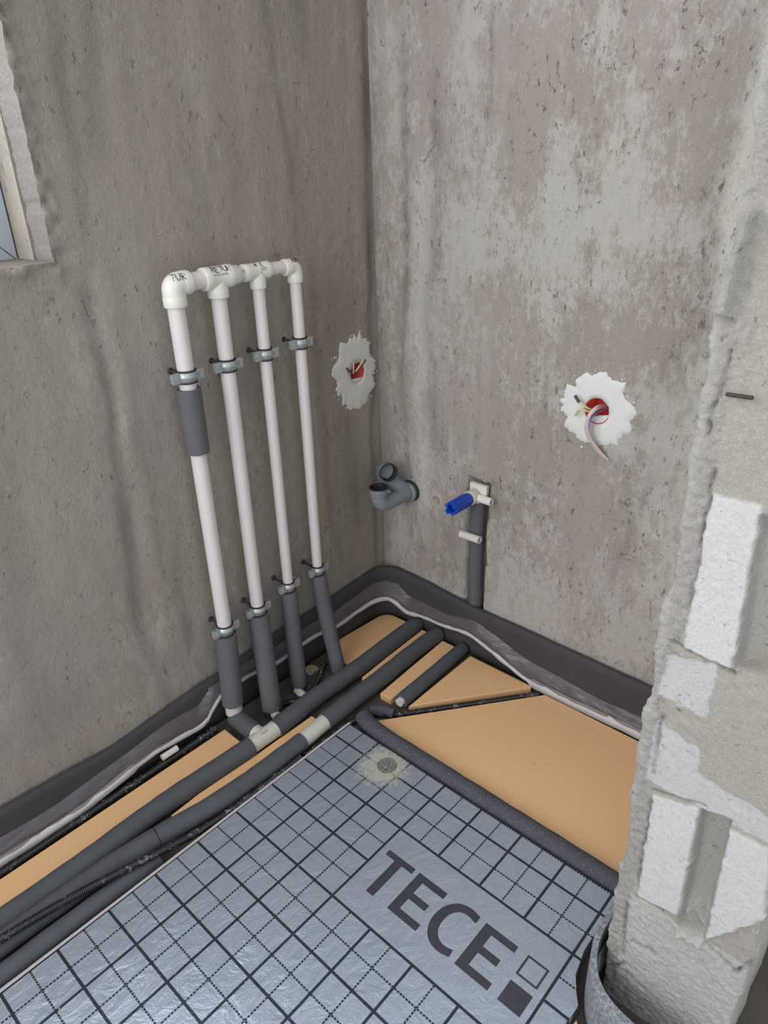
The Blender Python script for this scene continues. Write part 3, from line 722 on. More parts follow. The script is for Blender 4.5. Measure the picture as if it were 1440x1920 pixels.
outer = [(23.85, 5.05), (21.8, 4.75), (19.9, 5.15), (18.4, 6.3), (17.4, 8.1), (17.1, 10.2), (17.45, 12.3), (18.5, 14.0), (20.1, 15.0), (22.0, 15.2), (23.9, 14.75)]
inner = [(23.75, 13.3), (22.1, 13.65), (20.7, 13.35), (19.65, 12.4), (19.1, 11.0), (19.05, 9.3), (19.5, 7.8), (20.5, 6.7), (21.9, 6.35), (23.9, 6.65)]
def dens(P): return [(v.x, v.y) for v in smooth([(x, y, 0) for x, y in P], 0.4)]
ink(dens(outer) + dens(inner)); b.build('printed_letter', M['matink'], mt)
b = MB(); s0, s1, t0, t1, lw = 34.2, 38.42, 5.2, 9.4, 0.38
for q in ([(s0, t0), (s1, t0), (s1, t0 + lw), (s0, t0 + lw)], [(s0, t1 - lw), (s1, t1 - lw), (s1, t1), (s0, t1)], [(s0, t0 + lw), (s0 + lw, t0 + lw), (s0 + lw, t1 - lw), (s0, t1 - lw)], [(s1 - lw, t0 + lw), (s1, t0 + lw), (s1, t1 - lw), (s1 - lw, t1 - lw)]): ink(q)
b.build('printed_square', M['matink'], mt)
# fixing disc
def disc(c, r, zb, label, tilt=(0, 0)):
    b = MB(); n = 36; rings = [(r, 0.0), (r, 0.0022), (r * 0.93, 0.0030), (r * 0.86, 0.0022), (r * 0.34, 0.0018), (r * 0.28, 0.0026), (r * 0.12, 0.0030), (r * 0.09, 0.0014)]
    vs_ = []
    for rr, h in rings:
        for k in range(n):
            a = 2 * PI * k / n; x, y = rr * math.cos(a), rr * math.sin(a); vs_.append((c[0] + x, c[1] + y, zb + h + tilt[0] * x + tilt[1] * y))
    fs_ = [(i * n + k, i * n + (k + 1) % n, (i + 1) * n + (k + 1) % n, (i + 1) * n + k) for i in range(len(rings) - 1) for k in range(n)]
    fs_.append(tuple(range((len(rings) - 1) * n, len(rings) * n))); b.add(vs_, fs_, True)
    for k in range(10):   # raised spokes and studs
        a = 2 * PI * k / 10; d = Vector((math.cos(a), math.sin(a), 0)); rot = Matrix.Rotation(a, 3, 'Z')
        p = Vector((c[0], c[1], zb + 0.0024)) + d * r * 0.6; p.z += tilt[0] * d.x * r * 0.6 + tilt[1] * d.y * r * 0.6; b.box(p, (r * 0.5, r * 0.06, 0.0014), rot)
    return tag(b.build('fixing_disc', M['washer']), label, 'fixing washer')
disc((0.463, -0.511), 0.0225, 0.0352, 'grey ribbed fixing washer in gypsum dust on the printed mat')
disc((0.046, -0.361), 0.020, 0.0, 'dusty tan fixing washer on bare floor behind the upright pipes', (-0.25, 0.0)).data.materials[0] = M['drywall_dust']

# ------------------------------------------------------------------ foam-covered floor pipes
def foam_tube(b, pts, r, step=0.012, inner=0.016, wob=0.0012, oval=1.0):
    P = smooth(pts, step); R = [r + wob * n1(q.x * 25, q.y * 25, r * 90) for q in P]
    b.tube(P, R, 28, True, inner, oval=oval)
f1 = thing('floor_pipe', 'foam-wrapped floor pipe joined by a white tee to the leftmost upright', 'insulated pipe', (0.18, -0.64, 0.0))
b = MB(); foam_tube(b, [(0.172, -0.676, .033), (0.166, -0.76, .030), (0.158, -0.90, .028), (0.160, -1.00, .028), (0.164, -1.15, .028), (0.160, -1.45, .028), (0.15, -2.3, .028)], 0.0238); b.build('foam_wrap', M['foam_floor'], f1)
b = MB(); foam_tube(b, [(0.172, -0.602, .034), (0.164, -0.45, .034), (0.164, -0.30, .032), (0.156, -0.13, .030), (0.150, -0.022, .025)], 0.0240); b.build('foam_wrap', M['foam_floor'], f1)
b = MB(); foam_tube(b, [(0.064, -0.642, .040), (0.11, -0.642, .037), (0.142, -0.641, .034)], 0.0230); b.build('foam_wrap', M['foam_floor'], f1)
b = MB(); b.tube([(0.171, -0.684, .034), (0.171, -0.640, .034), (0.172, -0.596, .034)], 0.0212, 36)
b.tube([(0.171, -0.640, .034), (0.142, -0.640, .034)], 0.0200, 28)
tee_o = tag(b.build('pipe_tee', M['pvc_mat'], f1), 'white plastic tee left bare between foam sections')
def marks(name, parent, c, ax, r, a0, u0, u1, rows, m=M['print'], seed=1):
    """small illegible print wrapped on a cylinder: axis along y, angle from +x towards +z"""
    b = MB(); rd = random.Random(seed)
    for k in range(rows):
        u = u0
        while u < u1:
            w = rd.uniform(0.001, 0.003); a = a0 + k * 0.0026 / r
            for (ua, ub) in ((u, min(u + w, u1)),):
                q = [(ua, a), (ub, a), (ub, a + 0.0013 / r), (ua, a + 0.0013 / r)]
                vs_ = [(c[0] + (r + .0002) * math.cos(t_), c[1] + uu, c[2] + (r + .0002) * math.sin(t_)) for uu, t_ in q]
                b.add(vs_, [(0, 1, 2, 3)])
            u += w + rd.uniform(0.0004, 0.001)
    return b.build(name, m, parent)
marks('printed_marking', tee_o, (0.1715, -0.638, .034), 'y', 0.0213, 1.15, -0.010, 0.012, 2, seed=3)
f2 = thing('floor_pipe', 'foam-wrapped floor pipe beside the printed mat, with a bare white collar', 'insulated pipe', (0.25, -0.54, 0.0))
b = MB(); foam_tube(b, [(0.251, -0.582, .030), (0.251, -0.70, .029), (0.244, -0.83, .028), (0.224, -0.968, .029)], 0.0225); b.build('foam_wrap', M['foam_floor'], f2)
b = MB(); foam_tube(b, [(0.2235, -0.970, .029), (0.212, -1.08, .029), (0.2085, -1.25, .030), (0.206, -1.5, .030), (0.203, -2.3, .030)], 0.0228, inner=None); b.build('foam_wrap', M['foam_floor'], f2)
b = MB(); foam_tube(b, [(0.2465, -0.503, .032), (0.245, -0.40, .034), (0.241, -0.27, .033), (0.233, -0.13, .030), (0.231, -0.024, .026)], 0.0235); b.build('foam_wrap', M['foam_floor'], f2)
b = MB(); b.tube([(0.2505, -0.592, .030), (0.2505, -0.586, .030), (0.2468, -0.506, .032), (0.2465, -0.495, .032)], [0.0198, 0.0204, 0.0204, 0.0198], 32); tag(b.build('pipe_collar', M['pvc_mat'], f2), 'bare white plastic collar')
f3 = thing('floor_pipe', 'short foam-wrapped pipe stub with an open white end on the corner boards', 'insulated pipe', (0.335, -0.18, 0.0))
b = MB(); foam_tube(b, [(0.336, -0.312, .023), (0.333, -0.20, .024), (0.329, -0.10, .023), (0.325, -0.028, .021)], 0.0192, inner=0.0125); b.build('foam_wrap', M['foam_floor'], f3)
b = MB(); b.tube([(0.3362, -0.322, .023), (0.333, -0.20, .024)], 0.0118, 24, True); tag(b.build('pipe_end', M['pvc'], f3), 'white pipe end')
# loose foam tubes
b = MB(); foam_tube(b, [(0.300, -0.418, .0205), (0.33, -0.430, .0215), (0.40, -0.4375, .0235), (0.6, -0.4375, .0235), (1.008, -0.4375, .0235)], 0.0222, inner=0.010)
tag(b.build('foam_tube', M['foam_dusty']), 'dusty dark foam tube between the printed mat and large orange board', 'foam tube')
b = MB(); foam_tube(b, [(0.258, -0.99, .014), (0.2595, -1.12, .020), (0.2600, -1.4, .021), (0.257, -2.3, .021)], 0.0195, inner=None)
tag(b.build('foam_tube', M['foam_floor']), 'dark foam tube tucked against the mat edge under the ribbed conduit, lower left', 'foam tube')
b = MB(); foam_tube(b, [(0.345, -0.352, .012), (0.315, -0.362, .014), (0.292, -0.385, .014)], 0.0135, inner=None)
tag(b.build('foam_tube', M['foam_dusty']), 'dark foam offcut beside the open white pipe end', 'foam tube')

# ------------------------------------------------------------------ corrugated conduits
def conduit(pts, r, label):
    P = resample(smooth(pts, 0.004), 0.00085); R = []
    for i in range(len(P)):
        k = (i % 4); R.append(r if k in (0, 1) else r * 0.84)
    b = MB(); b.tube(P, R, 12); o = b.build('corrugated_conduit', M['conduit']); return tag(o, label, 'conduit')
conduit([(0.045, -1.75, .013), (0.046, -1.22, .016), (0.046, -1.08, .018), (0.046, -0.86, .020), (0.0465, -0.72, .022), (0.044, -0.69, .020)], 0.0095, 'black ribbed conduit between the left edge strip and long orange board')
conduit([(0.278, -0.60, .013), (0.280, -0.50, .012), (0.283, -0.440, .011), (0.300, -0.390, .0085), (0.352, -0.342, .0085), (0.450, -0.222, .010), (0.575, -0.062, .010), (0.588, -0.047, .010)], 0.0080, 'black ribbed conduit crossing between the triangular and large orange boards')
conduit([(0.286, -0.62, .028), (0.285, -0.76, .026), (0.281, -0.88, .030), (0.268, -0.99, .042), (0.250, -1.10, .053), (0.234, -1.20, .058), (0.225, -1.30, .062), (0.218, -1.45, .064), (0.21, -2.3, .064)], 0.0085, 'black ribbed conduit running beside the mat over the foam pipe, lower left')
conduit([(0.105, -0.575, .022), (0.098, -0.515, .012), (0.113, -0.475, .010), (0.116, -0.432, .010), (0.098, -0.385, .016), (0.080, -0.355, .022), (0.068, -0.33, .020)], 0.0068, 'short black ribbed conduit looping round the third upright pipe')

# ------------------------------------------------------------------ white pipe manifold
PXW = 0.060; PYS = [-0.629, -0.529, -0.427, -0.324]; ZB = 1.092; RP = [0.0170, 0.0160, 0.0131, 0.0131]
man = thing('pipe_manifold', 'tall white plastic pipe manifold of four uprights under one crossbar', 'water pipes', (PXW, -0.49, 0.0))
FOOT = [(0.062, -0.640, 0.045), (0.094, -0.548, 0.012), (0.080, -0.440, 0.012), (0.112, -0.322, 0.008)]
for i, y in enumerate(PYS):
    P = [(FOOT[i][0], FOOT[i][1], FOOT[i][2]), (PXW * 0.7 + FOOT[i][0] * 0.3, y, 0.2), (PXW, y, 0.30), (PXW, y, 0.7), (PXW, y, ZB - 0.03)]
    b = MB(); b.tube(smooth(P, 0.02), RP[i], 28); b.build('riser_pipe', M['pvc'], man)
def bend(c, r, a0=0, flip=1, n=12):
    """quarter bend from vertical (below c) to horizontal along y (flip = direction)"""
    R_ = 0.012; P = []
    for k in range(n + 1):
        a = PI / 2 * k / n; P.append((c[0], c[1] + flip * (R_ - R_ * math.cos(a)), c[2] - R_ + R_ * math.sin(a)))
    return P
def elbow(c, rv, rh, flip, lv, lh):
    b = MB(); P = bend(c, rv, flip=flip)
    body = [(c[0], c[1], c[2] - lv)] + P + [(c[0], c[1] + flip * lh, c[2])]
    rr = rv * 1.30
    b.tube(smooth(body[:1] + P[:1], 0.01) + P[1:-1] + smooth([P[-1], body[-1]], 0.01), rr, 32)
    b.tube([(c[0], c[1], c[2] - lv - 0.001), (c[0], c[1], c[2] - lv + 0.002), (c[0], c[1], c[2] - lv + 0.016), (c[0], c[1], c[2] - lv + 0.018)], [rr * .99, rr * 1.035, rr * 1.035, rr * 1.0], 32)
    b.tube([(c[0], c[1] + flip * (lh + 0.001), c[2]), (c[0], c[1] + flip * (lh - 0.002), c[2]), (c[0], c[1] + flip * (lh - 0.016), c[2]), (c[0], c[1] + flip * (lh - 0.018), c[2])], [rr * .99, rr * 1.035, rr * 1.035, rr * 1.0], 32)
    return b
def tee(c, r, l0, l1, lv, rb=None):
    b = MB(); rr = r * 1.30; rb = (rb or r) * 1.30
    b.tube([(c[0], c[1] - l0, c[2]), (c[0], c[1] - l0 + .002, c[2]), (c[0], c[1] - l0 + .014, c[2]), (c[0], c[1] - l0 + .016, c[2]), (c[0], c[1] + l1 - .016, c[2]), (c[0], c[1] + l1 - .014, c[2]), (c[0], c[1] + l1 - .002, c[2]), (c[0], c[1] + l1, c[2])],
           [rr * 1.0, rr * 1.035, rr * 1.035, rr, rr, rr * 1.035, rr * 1.035, rr * 1.0], 36)
    b.tube([(c[0], c[1], c[2]), (c[0], c[1], c[2] - lv + .018), (c[0], c[1], c[2] - lv + .016), (c[0], c[1], c[2] - lv + .002), (c[0], c[1], c[2] - lv)], [rb, rb, rb * 1.035, rb * 1.035, rb], 36)
    return b
e1 = elbow((PXW, PYS[0], ZB), RP[0], RP[0], 1, 0.040, 0.034).build('pipe_elbow', M['fitting'], man)
b = MB(); b.tube([(PXW, PYS[0] + 0.03, ZB), (PXW, PYS[1] - 0.03, ZB)], RP[0], 28); b.build('connector_pipe', M['pvc'], man)
t2 = tee((PXW, PYS[1], ZB), RP[1] * 1.05, 0.033, 0.034, 0.038, RP[1]).build('pipe_tee', M['fitting'], man)
b = MB(); b.tube([(PXW, PYS[1] + 0.03, ZB), (PXW, PYS[1] + 0.050, ZB), (PXW, PYS[1] + 0.0515, ZB)], [0.0190, 0.0190, 0.017], 32); b.build('reducer', M['fitting'], man)
b = MB(); b.tube([(PXW, PYS[1] + 0.045, ZB), (PXW, PYS[2] - 0.02, ZB)], RP[2] * 1.06, 28); rp = b.build('connector_pipe', M['pvc'], man)
t3 = tee((PXW, PYS[2], ZB), RP[2], 0.038, 0.030, 0.034).build('pipe_tee', M['fitting'], man)
b = MB(); b.tube([(PXW, PYS[2] + 0.025, ZB), (PXW, PYS[3] - 0.02, ZB)], RP[3], 28); b.build('connector_pipe', M['pvc'], man)
e4 = elbow((PXW, PYS[3], ZB - 0.002), RP[3], RP[3], -1, 0.032, 0.030).build('pipe_elbow', M['fitting'], man)
GL = {'T': [[(0, 1), (.75, 1)], [(.4, 1), (.35, 0)]], 'U': [[(0, 1), (0, .35), (.15, 0), (.45, 0), (.6, .35), (.6, 1)]], 'R': [[(0, 0), (0, 1), (.5, .9), (.5, .6), (0, .5), (.6, 0)]],
      'V': [[(0, 1), (.3, 0), (.6, 1)]], 'E': [[(.55, 1), (0, 1), (0, 0), (.55, 0)], [(0, .5), (.45, .5)]], 'A': [[(0, 0), (.3, 1), (.6, 0)], [(.12, .4), (.48, .4)]], 'C': [[(.6, .9), (.3, 1), (0, .6), (.05, .15), (.6, 0)]]}
def write(txt, parent, c, r, y0, h, a0, gap=1.0):
    b = MB(); u = y0; rd = random.Random(len(txt) + int(h * 1e5))
    for ch in txt:
        if ch == ' ': u += h * 0.7; continue
        dy = rd.uniform(-.08, .08) * h
        for st in GL[ch]:
            P = []
            for q in resample([(x * h, y * h + dy, 0) for x, y in st] + [(st[-1][0] * h + 1e-5, st[-1][1] * h + dy, 0)], 0.0008) if len(st) > 1 else []:
                a = a0 + q.y / r; P.append((c[0] + (r + .0003) * math.cos(a), u + q.x + q.y * 0.15, c[2] + (r + .0003) * math.sin(a)))
            if len(P) > 1: b.tube(P, 0.00062, 6)
        u += h * 0.85 * gap
    return b.build('handwriting', M['ink'], parent)
def fr(r): return r * 1.305
write('TUR', e1, (PXW, 0, ZB), fr(RP[0]), PYS[0] - 0.014, 0.0145, 0.42)
write('RETUR', t2, (PXW, 0, ZB), fr(RP[1] * 1.05), PYS[1] - 0.020, 0.0135, 0.62, 0.80)
write('A C', t3, (PXW, 0, ZB), fr(RP[2]), PYS[2] - 0.014, 0.0100, 0.70)
write('AR', e4, (PXW, 0, ZB - 0.002), fr(RP[3]), PYS[3] - 0.016, 0.0120, 0.62)
marks('printed_marking', t2, (PXW, PYS[1], ZB), 'y', fr(RP[1] * 1.05), 0.28, -0.018, 0.016, 2, seed=5)
marks('printed_marking', t3, (PXW, PYS[2], ZB), 'y', fr(RP[2]), 0.15, 0.000, 0.016, 3, seed=6)
marks('printed_marking', rp, (PXW, PYS[2] - 0.045, ZB), 'y', RP[2] * 1.06, 0.2, -0.001, 0.006, 3, seed=8)

# ------------------------------------------------------------------ pipe clamps
def clamp(x, y, z, rp_, label, k):
    o = thing('pipe_clamp', label, 'pipe clamp', (x, y, z), 'pipe clamps on the white uprights')
    ri = rp_ + 0.0002; w = 0.0105
    b = MB(); n = 36
    def band(r0, r1, z0, z1):
        vs_ = []
        for kk in range(n):
            a = 2 * PI * kk / n
            for (rr, zz_) in ((r0, z0), (r1, z0), (r1, z1), (r0, z1)): vs_.append((x + rr * math.cos(a), y + rr * math.sin(a), z + zz_))
        fs_ = []
        for kk in range(n):
            k2 = (kk + 1) % n
            for j in range(4): fs_.append((kk * 4 + j, k2 * 4 + j, k2 * 4 + (j + 1) % 4, kk * 4 + (j + 1) % 4))
        return vs_, fs_
    b.add(*band(ri, rp_ + 0.0038, -w - 0.0025, -w)); b.add(*band(ri, rp_ + 0.0038, w, w + 0.0025)); b.add(*band(ri, rp_ + 0.0015, -w, w)); b.build('rubber_lining', M['rubber'], o)
    b = MB(); b.add(*band(rp_ + 0.0016, rp_ + 0.0030, -w + .0004, w - .0004)); b.add(*band(rp_ + 0.003, rp_ + 0.0044, -0.002, 0.002)); b.build('steel_band', M['zinc'], o)
    for sgn in (-1, 1):
        b = MB(); yy = y + sgn * (rp_ + 0.0105)
        b.box((x + 0.0065, yy, z), (0.0024, 0.0175, 0.0205)); b.box((x - 0.0015, yy, z), (0.0024, 0.0160, 0.0190)); b.box((x + 0.0040, yy + sgn * 0.0080, z), (0.0070, 0.0016, 0.018)); lug = b.build('clamp_lug', M['zinc'], o)
        b = MB(); b.tube([(x - 0.011, yy, z), (x + 0.0076, yy, z), (x + 0.0077, yy, z), (x + 0.0102, yy, z)], [0.0022, 0.0022, 0.0042, 0.0038], 14); b.build('clamp_screw', M['zinc'], lug)
    b = MB(); b.tube([(x - rp_ - 0.0028, y, z), (x - rp_ - 0.010, y, z)], 0.006, 6, ); b.tube([(x - rp_ - 0.010, y, z), (-0.01, y, z)], 0.0026, 12); b.build('threaded_rod', M['hole'], o)
    b = MB(); b.tube([(0.0005, y, z), (0.006, y, z)], [0.0075, 0.0055], 14); b.build('wall_plug', M['hole'], o)
names = ['leftmost', 'second', 'third', 'fourth']
tops = [0.916, 0.917, 0.919, 0.924]; lows = [0.302, 0.306, 0.323, 0.324]
for i in range(4):
    clamp(PXW, PYS[i], tops[i], RP[i], 'upper steel pipe clamp on the %s white upright from the left' % names[i], i)
for i in range(4):
    clamp(PXW, PYS[i], lows[i], RP[i], 'lower steel pipe clamp above the foam of the %s upright' % names[i], i)

# ------------------------------------------------------------------ foam sleeves on the uprights
def sleeve(pts, r, label, ri, step=0.02):
    o = MB(); foam_tube(o, pts, r, step, ri)
    return tag(o.build('foam_sleeve', M['foam']), label, 'pipe insulation', 'foam sleeves on the white uprights')
sleeve([(PXW, PYS[0], 0.890), (PXW, PYS[0], 0.82), (PXW, PYS[0], 0.753)], 0.0250, 'short grey foam sleeve high on the leftmost white upright', 0.0175)
sleeve([(PXW, PYS[0], 0.286), (0.061, -0.635, 0.19), (0.062, -0.640, 0.082)], 0.0262, 'lower grey foam sleeve on the leftmost upright above bare joint', 0.0175)
sleeve([(PXW, PYS[1], 0.290), (0.074, -0.537, 0.18), (0.096, -0.549, 0.022)], 0.0255, 'lower grey foam sleeve on the second upright from left', 0.0165)
sleeve([(PXW, PYS[2], 0.307), (0.066, -0.432, 0.18), (0.080, -0.440, 0.022)], 0.0215, 'lower grey foam sleeve on the third upright inside conduit loop', 0.0135)
sleeve([(PXW, PYS[3], 0.308), (0.078, -0.323, 0.18), (0.112, -0.322, 0.018)], 0.0210, 'lower grey foam sleeve on the fourth upright nearest the corner', 0.0135)
b = MB(); b.tube(smooth([(0.066, -0.640, 0.096), (0.062, -0.640, 0.066), (0.062, -0.640, 0.052)], 0.006), 0.0212, 28); b.build('pipe_elbow', M['pvc_mat'], man)
for c_ in (((0.100, -0.552, 0.014), 0.020), ((0.092, -0.452, 0.010), 0.018), ((0.118, -0.326, 0.012), 0.018)):
    b = MB(); q = c_[0]; b.tube([(q[0] - 0.01, q[1], q[2] + 0.002), (q[0] + 0.025, q[1] - 0.004, q[2])], c_[1] * 0.6, 20); b.build('pipe_elbow', M['pvc_mat'], man)

# ------------------------------------------------------------------ small white clip on the left strip
b = MB(); b.tube([(0.047, -0.842, 0.041), (0.047, -0.800, 0.041)], 0.0075, 20, True, 0.0062); b.build
o = b.build('pipe_offcut', M['pvc']); tag(o, 'small white plastic pipe offcut lying on the left edge strip tape', 'pipe offcut')

# ------------------------------------------------------------------ grey drain fitting on the right wall near the corner
dr = thing('drain_fitting', 'grey twin-elbow drain fitting coming out of the wall beside the corner', 'drain pipe', (0.11, -0.05, 0.45))
DX, DZ = 0.112, 0.452
b = MB(); b.tube([(DX, 0.02, DZ), (DX, -0.010, DZ), (DX, -0.0105, DZ), (DX, -0.020, DZ), (DX, -0.0205, DZ)], [0.026, 0.026, 0.0285, 0.0285, 0.0255], 32)
b.tube(smooth([(DX, -0.018, DZ), (DX, -0.06, DZ), (DX - 0.001, -0.105, DZ), (DX - 0.002, -0.122, DZ + 0.008), (DX - 0.003, -0.130, DZ + 0.022), (DX - 0.003, -0.131, DZ + 0.034)], 0.006), 0.0215, 32)
b.tube([(DX - 0.003, -0.131, DZ + 0.030), (DX - 0.003, -0.131, DZ + 0.033), (DX - 0.003, -0.131, DZ + 0.054)], [0.0225, 0.0252, 0.0252], 32, False)
b.tube(smooth([(DX, -0.015, DZ + 0.004), (DX - 0.008, -0.042, DZ + 0.022), (DX - 0.028, -0.064, DZ + 0.047), (DX - 0.036, -0.072, DZ + 0.066), (DX - 0.030, -0.078, DZ + 0.080), (DX - 0.018, -0.083, DZ + 0.084)], 0.006), 0.0215, 32)
d0 = Vector((0.86, -0.42, 0.10)).normalized(); e0 = Vector((DX - 0.028, -0.077, DZ + 0.081))
b.tube([e0, e0 + d0 * 0.002, e0 + d0 * 0.026], [0.0225, 0.0250, 0.0250], 32, False)
b.build('elbow_body', M['drain'], dr)
def mouth(c, ax, r):
    c = Vector(c); ax = Vector(ax).normalized(); b = MB(); u = ax.orthogonal().normalized(); w = ax.cross(u); n = 36
    prof = [(r, 0.0), (r, 0.0026), (r * 0.86, 0.0028), (r * 0.84, -0.020), (0.0002, -0.0202)]
    vs_ = [c + ax * h + (u * math.cos(2 * PI * k / n) + w * math.sin(2 * PI * k / n)) * rr for rr, h in prof for k in range(n)]
    b.add(vs_, [(i * n + k, i * n + (k + 1) % n, (i + 1) * n + (k + 1) % n, (i + 1) * n + k) for i in range(4) for k in range(n)], True); return b
mouth((DX - 0.003, -0.131, DZ + 0.054), (0, 0, 1), 0.0262).build('seal_ring', M['seal'], dr)
mouth(e0 + d0 * 0.026, d0, 0.0262).build('seal_ring', M['seal'], dr)
b = MB(); b.tube([(DX, -0.0005, DZ), (DX, -0.004, DZ)], [0.031, 0.029], 28); tag(b.build('wall_socket', M['seal'], dr), 'black socket ring in the wall')

# ------------------------------------------------------------------ water outlet: foam riser, white fitting, blue plug
wo = thing('water_outlet', 'white wall elbow with blue plug on a grey foam riser', 'water pipe', (0.335, -0.02, 0.0))
b = MB(); foam_tube(b, [(0.338, 0.004, 0.498), (0.337, 0.004, 0.40), (0.336, 0.006, 0.25), (0.335, 0.0125, 0.16), (0.335, 0.0135, 0.10)], 0.0195, 0.02, None); b.build('foam_sleeve', M['foam'], wo)
b = MB(); b.tube([(0.338, -0.002, 0.490), (0.338, -0.006, 0.512)], 0.016, 24); b.tube([(0.338, 0.01, 0.508), (0.338, -0.012, 0.508), (0.338, -0.0125, 0.508), (0.338, -0.040, 0.508)], [0.0175, 0.0175, 0.0190, 0.0190], 28)
b.box((0.345, -0.004, 0.526), (0.052, 0.010, 0.026)); b.tube([(0.338, -0.018, 0.507), (0.394, -0.018, 0.507)], 0.0105, 22, True, 0.007); b.build('wall_elbow', M['fitting'], wo)
b = MB(); b.tube([(0.338, -0.036, 0.508), (0.338, -0.040, 0.508), (0.338, -0.112, 0.508)], [0.0150, 0.0168, 0.0168], 28, True, 0.0105)
for k in range(8):
    a = 2 * PI * k / 8; rot = Matrix.Rotation(-a, 3, 'Y'); b.box(Vector((0.338, -0.078, 0.508)) + rot @ Vector((0.0168, 0, 0)), (0.0022, 0.066, 0.004), rot)
for k in range(4):
    a = 2 * PI * (k + 0.5) / 4; rot = Matrix.Rotation(-a, 3, 'Y'); b.box(Vector((0.338, -0.1145, 0.508)) + rot @ Vector((0.0142, 0, 0)), (0.006, 0.008, 0.012), rot)
tag(b.build('pressure_plug', M['blue'], wo), 'blue ribbed pressure plug')
b = MB(); b.tube([(0.306, -0.026, 0.390), (0.368, -0.026, 0.392)], 0.0105, 22, True, 0.0075)
tag(b.build('pipe_stub', M['pvc']), 'short white pipe stub lying across the grey foam riser', 'pipe stub')

# ------------------------------------------------------------------ junction boxes with gypsum patches
def patch(fpos, c, ri, ro, seed, m, parent, name='gypsum_patch', th=0.003):
    """ragged ring of gypsum; ro(angle) outer radius; built in the wall plane"""
    b = MB(); n = 150; rings = [(0.0, 0.0), (0.0, th), (0.25, th * 1.15), (0.5, th), (0.75, th * 0.85), (0.93, th * 0.6), (1.0, -0.001)]
    for (s_, h) in rings:
        for k in range(n):
            a = 2 * PI * k / n; R_ = ro(a) * (1 + 0.22 * n1(math.cos(a) * 2.5 + seed, math.sin(a) * 2.5) + 0.11 * n1(math.cos(a) * 9 + seed, math.sin(a) * 9) + 0.06 * n1(math.cos(a) * 45 + seed, math.sin(a) * 45))
            R0 = ro(a) * (1 + 0.22 * n1(math.cos(a) * 2.5 + seed, math.sin(a) * 2.5)); r = ri + ((R_ if s_ > 0.9 else R0 * 0.93) - ri) * s_; u = c[0] + r * math.cos(a); z = c[1] + r * math.sin(a)
            b.v.append(fpos(u, z, h + 0.0008 * n1(u * 90, z * 90) * (1 if 0 < s_ < 1 else 0) + (wh(u, z, seed))))
    L = len(rings)
    for i in range(L - 1):
        for k in range(n): b.f.append((i * n + k, i * n + (k + 1) % n, (i + 1) * n + (k + 1) % n, (i + 1) * n + k))
    rd = random.Random(seed)
    for _ in range(110):    # crumbs round the edge
        a = rd.uniform(0, 2 * PI); r = ro(a) * (0.93 + 0.07 * rd.expovariate(1.0) * (1 + n1(a * 2, seed))); u = c[0] + r * math.cos(a); z = c[1] + r * math.sin(a); s_ = 0.0007 + 0.003 * rd.random() ** 2.5
        if not okuv(u): continue
        hh = wh(u, z, seed)
        pts = [(u + s_ * math.cos(q) * rd.uniform(.5, 1.3), z + s_ * math.sin(q) * rd.uniform(.5, 1.5)) for q in (0, 1.2, 2.5, 3.8, 5.0)]
        b.add([fpos(p[0], p[1], hh + 0.0002) for p in pts] + [fpos(u, z, hh + 0.0022)], [(i, (i + 1) % 5, 5) for i in range(5)], True)
    return b.build(name, m, parent)
wh = None
def okuv(u): return True
def ell(ax_r, ax_l, up, dn):
    def f(a):
        cx = math.cos(a); sz = math.sin(a); A = ax_r if cx > 0 else ax_l; B = up if sz > 0 else dn
        return 1 / math.sqrt((cx / A) ** 2 + (sz / B) ** 2)
    return f
# right wall box
jr = thing('junction_box', 'red electrical box in a white gypsum patch on the right wall', 'electrical box', (BR[0], 0.0, BR[1]))
wh = lambda u, z, s_: wall_height(u, z, 7.3)
fr_ = lambda u, z, h: (u, -h, z)
patch(fr_, BR, 0.0275, ell(0.078, 0.082, 0.080, 0.078), 3, M['gypsum'], jr)
def cup(fpos, c, r, depth, m, parent):
    b = MB(); n = 40; prof = [(r + 0.0015, 0.0035), (r, 0.0035), (r - 0.001, -depth), (0.0001, -depth)]
    for (rr, h) in prof:
        for k in range(n): a = 2 * PI * k / n; b.v.append(fpos(c[0] + rr * math.cos(a), c[1] + rr * math.sin(a), h))
    for i in range(3):
        for k in range(n): b.f.append((i * n + k, i * n + (k + 1) % n, (i + 1) * n + (k + 1) % n, (i + 1) * n + k))
    b.flat = set(range(2 * n, 3 * n)); return b.build('box_shell', m, parent)
cup(fr_, BR, 0.0275, 0.040, M['red'], jr)
b = MB(); n = 14   # gypsum lump in the lower right of the box
b.add([fr_(BR[0] + 0.0268 * math.cos(a), BR[1] + 0.0268 * math.sin(a), 0.002) for a in frange(-2.3, -0.15, 0.16)] + [fr_(BR[0] + 0.002, BR[1] - 0.011, -0.004)], [tuple(range(len(frange(-2.3, -0.15, 0.16)) + 1))], True)
b.build('gypsum_lump', M['gypsum'], jr)
def wires(lst, parent):
    for pts, r, m in lst:
        b = MB(); b.tube(smooth(pts, 0.003), r, 10); b.build('wire', M[m], parent)
def wp(px, pz, h): return (BR[0] + px, -h, BR[1] + pz)
